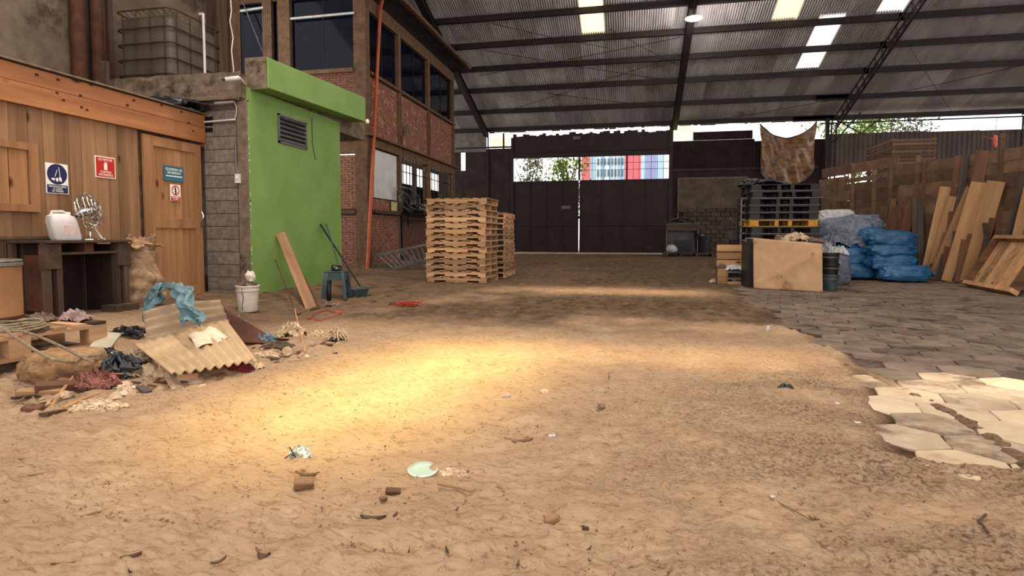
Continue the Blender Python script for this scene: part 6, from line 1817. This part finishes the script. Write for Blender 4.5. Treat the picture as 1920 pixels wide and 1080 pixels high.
brick_(737, 925, (.06, .03, .02), .4, 'small folded brown card piece left of centre foreground', M_chip, .3, 'card_scrap', 'scrap')
brick_(719, 937, (.03, .02, .015), .9, 'tiny dark cube of wood beside the folded card', M_chipd, .2, 'wood_chunk', 'block')
shard(700, 972, .12, .03, .02, .15, 'lens-shaped dark sliver in the lower centre foreground')
shard(228, 1050, .15, .03, .035, .35, 'large dark bark curl at the lower left foreground')
shard(125, 1058, .11, .01, .012, .4, 'thin straight twig left of the large bark curl', M_chip)
shard(20, 880, .12, .012, .015, .4, 'thin dark splinter at the left edge of the foreground')
shard(62, 890, .15, .015, .012, .7, 'slanted pale splinter pair near the left edge', M_chip)
shard(185, 960, .15, .008, .010, .95, 'long thin diagonal twig on the left foreground sand', M_chip)
shard(245, 966, .12, .012, .012, .05, 'horizontal thin splinter on the left foreground sand', M_chip)
shard(362, 870, .06, .012, .012, .4, 'small dark splinter right of the twigs on the left sand')
shard(495, 1046, .05, .04, .03, .2, 'small peaked dark bark piece at the bottom of the frame')
shard(410, 1055, .06, .01, .02, 1.1, 'small hooked twig left of the peaked bark piece')
stone(1034, 818, .022, 'small whitish stone beside the curved bark strip', M_whitesack, 3, 'white_pebble')
stone(1135, 836, .022, 'small grey stone with a twig right of the white stone', M_chip, 5, 'grey_pebble')
stone(1128, 764, .03, 'grey-white pebble lump upper right of centre', M_clothgrey, 6, 'grey_pebble')
stone(1265, 834, .022, 'small black stone on the right foreground sand', M_black, 7, 'black_pebble')
stone(950, 745, .03, 'pinkish pebble lump in the bright sand', M_lilac, 8, 'pink_pebble')
stone(1020, 737, .03, 'pale pebble right of the pinkish one', M_papercr, 9, 'pale_pebble')
stone(1035, 975, .03, 'grey-brown pebble in the lower right-centre foreground', M_chip, 10, 'brown_pebble')
stone(1097, 988, .016, 'small dark seed-like pebble below right of centre', M_chipd, 11, 'dark_pebble')
stone(1440, 622, .03, 'small white pebble standing on the dark earth', M_whitesack, 12, 'white_pebble', (.6, .6, 1.4))
put_cloth('wire_scrap', 1474, 728, .045, .03, .04, M_blackbag, 'dark curled scrap at the edge of the hexagonal slabs', 'scrap', 104)
stone(1570, 757, .018, 'white pebble on the sand left of the hexagonal slabs', M_whitesack, 13, 'white_pebble')
stone(1608, 793, .018, 'white pebble nearer the camera left of the hexagonal slabs', M_whitesack, 14, 'white_pebble')
stone(1448, 930, .012, 'tiny white-and-black pebble on the lower right sand', M_whitesack, 15, 'white_pebble')
stone(1625, 963, .018, 'small grey stick-shaped pebble at lower right', M_clothgrey, 16, 'grey_pebble', (1.6, .5, .5))
stone(1343, 927, .02, 'flat dark reddish fragment on the lower right sand', M_chipd, 17, 'dark_fragment', (1.4, .7, .4))
stone(560, 660 + 55, .014, 'small white fragment at the edge of the bright sand patch', M_whitesack, 18, 'white_fragment')
stone(455, 718, .02, 'white plastic fragment below the maroon cloth', M_whitesack, 19, 'white_fragment')
def rel(px, py): return G(px, py, .006)
tag(MB().tube([rel(1848, 968), rel(1835, 980), rel(1852, 1000), rel(1862, 1015), rel(1885, 1035), rel(1900, 1055), rel(1912, 1085)], .006, 6).obj('dark_twig', M_chipd), 'long dark crooked twig at the lower right corner', 'twig')
tag(MB().tube([rel(1442, 936), rel(1480, 955), rel(1520, 978), rel(1560, 1000), rel(1590, 1022)], .0025, 5).obj('thin_straw', M_chip), 'long thin straw crossing the lower right sand', 'straw')
tag(MB().tube([rel(1325, 1043), rel(1370, 1062), rel(1390, 1066), rel(1420, 1062)], .003, 5).obj('bent_straw', M_chip), 'bent straw at the bottom right of centre', 'straw')
tag(MB().tube([rel(1142, 700), rel(1140, 735)], .004, 5).obj('thin_peg', M_chip), 'thin upright-looking peg lying in the bright sand', 'peg')
tag(MB().tube([rel(820, 910), rel(860, 917), rel(885, 925)], .005, 5).obj('pale_twig', M_plank), 'pale twig below the transparent lid', 'twig')
# anonymous chips, shared meshes
rr = random.Random(77)
protos = []
for k in range(6):
    mb = MB(); l = rr.uniform(.012, .034)
    mb.grid(lambda u, v: Vector(((u - .5) * l, (v - .5) * l * .28 * (1 - abs(2 * u - 1) ** 3), .004 + .010 * abs(2 * u - 1) ** 2 * rr.uniform(.6, 1) + .003 * v)), 5, 2)
    protos.append((mb.mesh('wood_chip', M_chip, False), mb.mesh('wood_chip', M_chipd, False)))
for k in range(170):
    px = rr.uniform(10, 1900); py = 690 + 390 * rr.random() ** .8
    if px < 480 and py < 800: continue
    p = G(px, py)
    if float(paved(np.array(p.x), np.array(p.y))) > .3: continue
    o = link('wood_chip', protos[k % 6][0 if rr.random() < .55 else 1], None, (p.x, p.y, p.z + .002), (rr.uniform(-.1, .1), rr.uniform(-.1, .1), rr.uniform(0, 6.3)), (rr.uniform(.6, 1.3),) * 3)
    tag(o, 'small wood chip lying loose on the sandy floor', 'chip', 'wood chips strewn on the sand')
# grit nobody could count
N = 9000
gx = np.random.RandomState(3)
dpt = 1.7 + 8 * gx.rand(N) ** 1.6; lat = (gx.rand(N) - .45) * 2.0 * (1.0 + dpt * .75)
v = []; f = []
hm = macro(lat, dpt) + .012 + (fbm(lat * 3.1 + dpt * .6, dpt * 4.2, 3, 2) - .5) * .040 + (fbm(lat * 11, dpt * 13, 3, 8) - .5) * .034
pv = paved(lat, dpt)
for k in range(N):
    if pv[k] > .4 or lat[k] < -4.2: continue
    s = gx.uniform(.0025, .006); a = gx.uniform(0, 6.28); c, s_ = math.cos(a) * s * gx.uniform(1, 2.2), math.sin(a) * s * gx.uniform(1, 2.2)
    x, y, z = lat[k], dpt[k], hm[k] + .002; b_ = len(v)
    v += [(x - c, y - s_, z), (x + s_ * .5, y - c * .5, z), (x + c, y + s_, z), (x - s_ * .5, y + c * .5, z), (x, y, z + s * .9)]
    f += [(b_, b_ + 1, b_ + 4), (b_ + 1, b_ + 2, b_ + 4), (b_ + 2, b_ + 3, b_ + 4), (b_ + 3, b_, b_ + 4)]
mb = MB(); mb.v = v; mb.f = f
o = mb.obj('grit', M_chip, floor, smooth=False); o['kind'] = 'stuff'
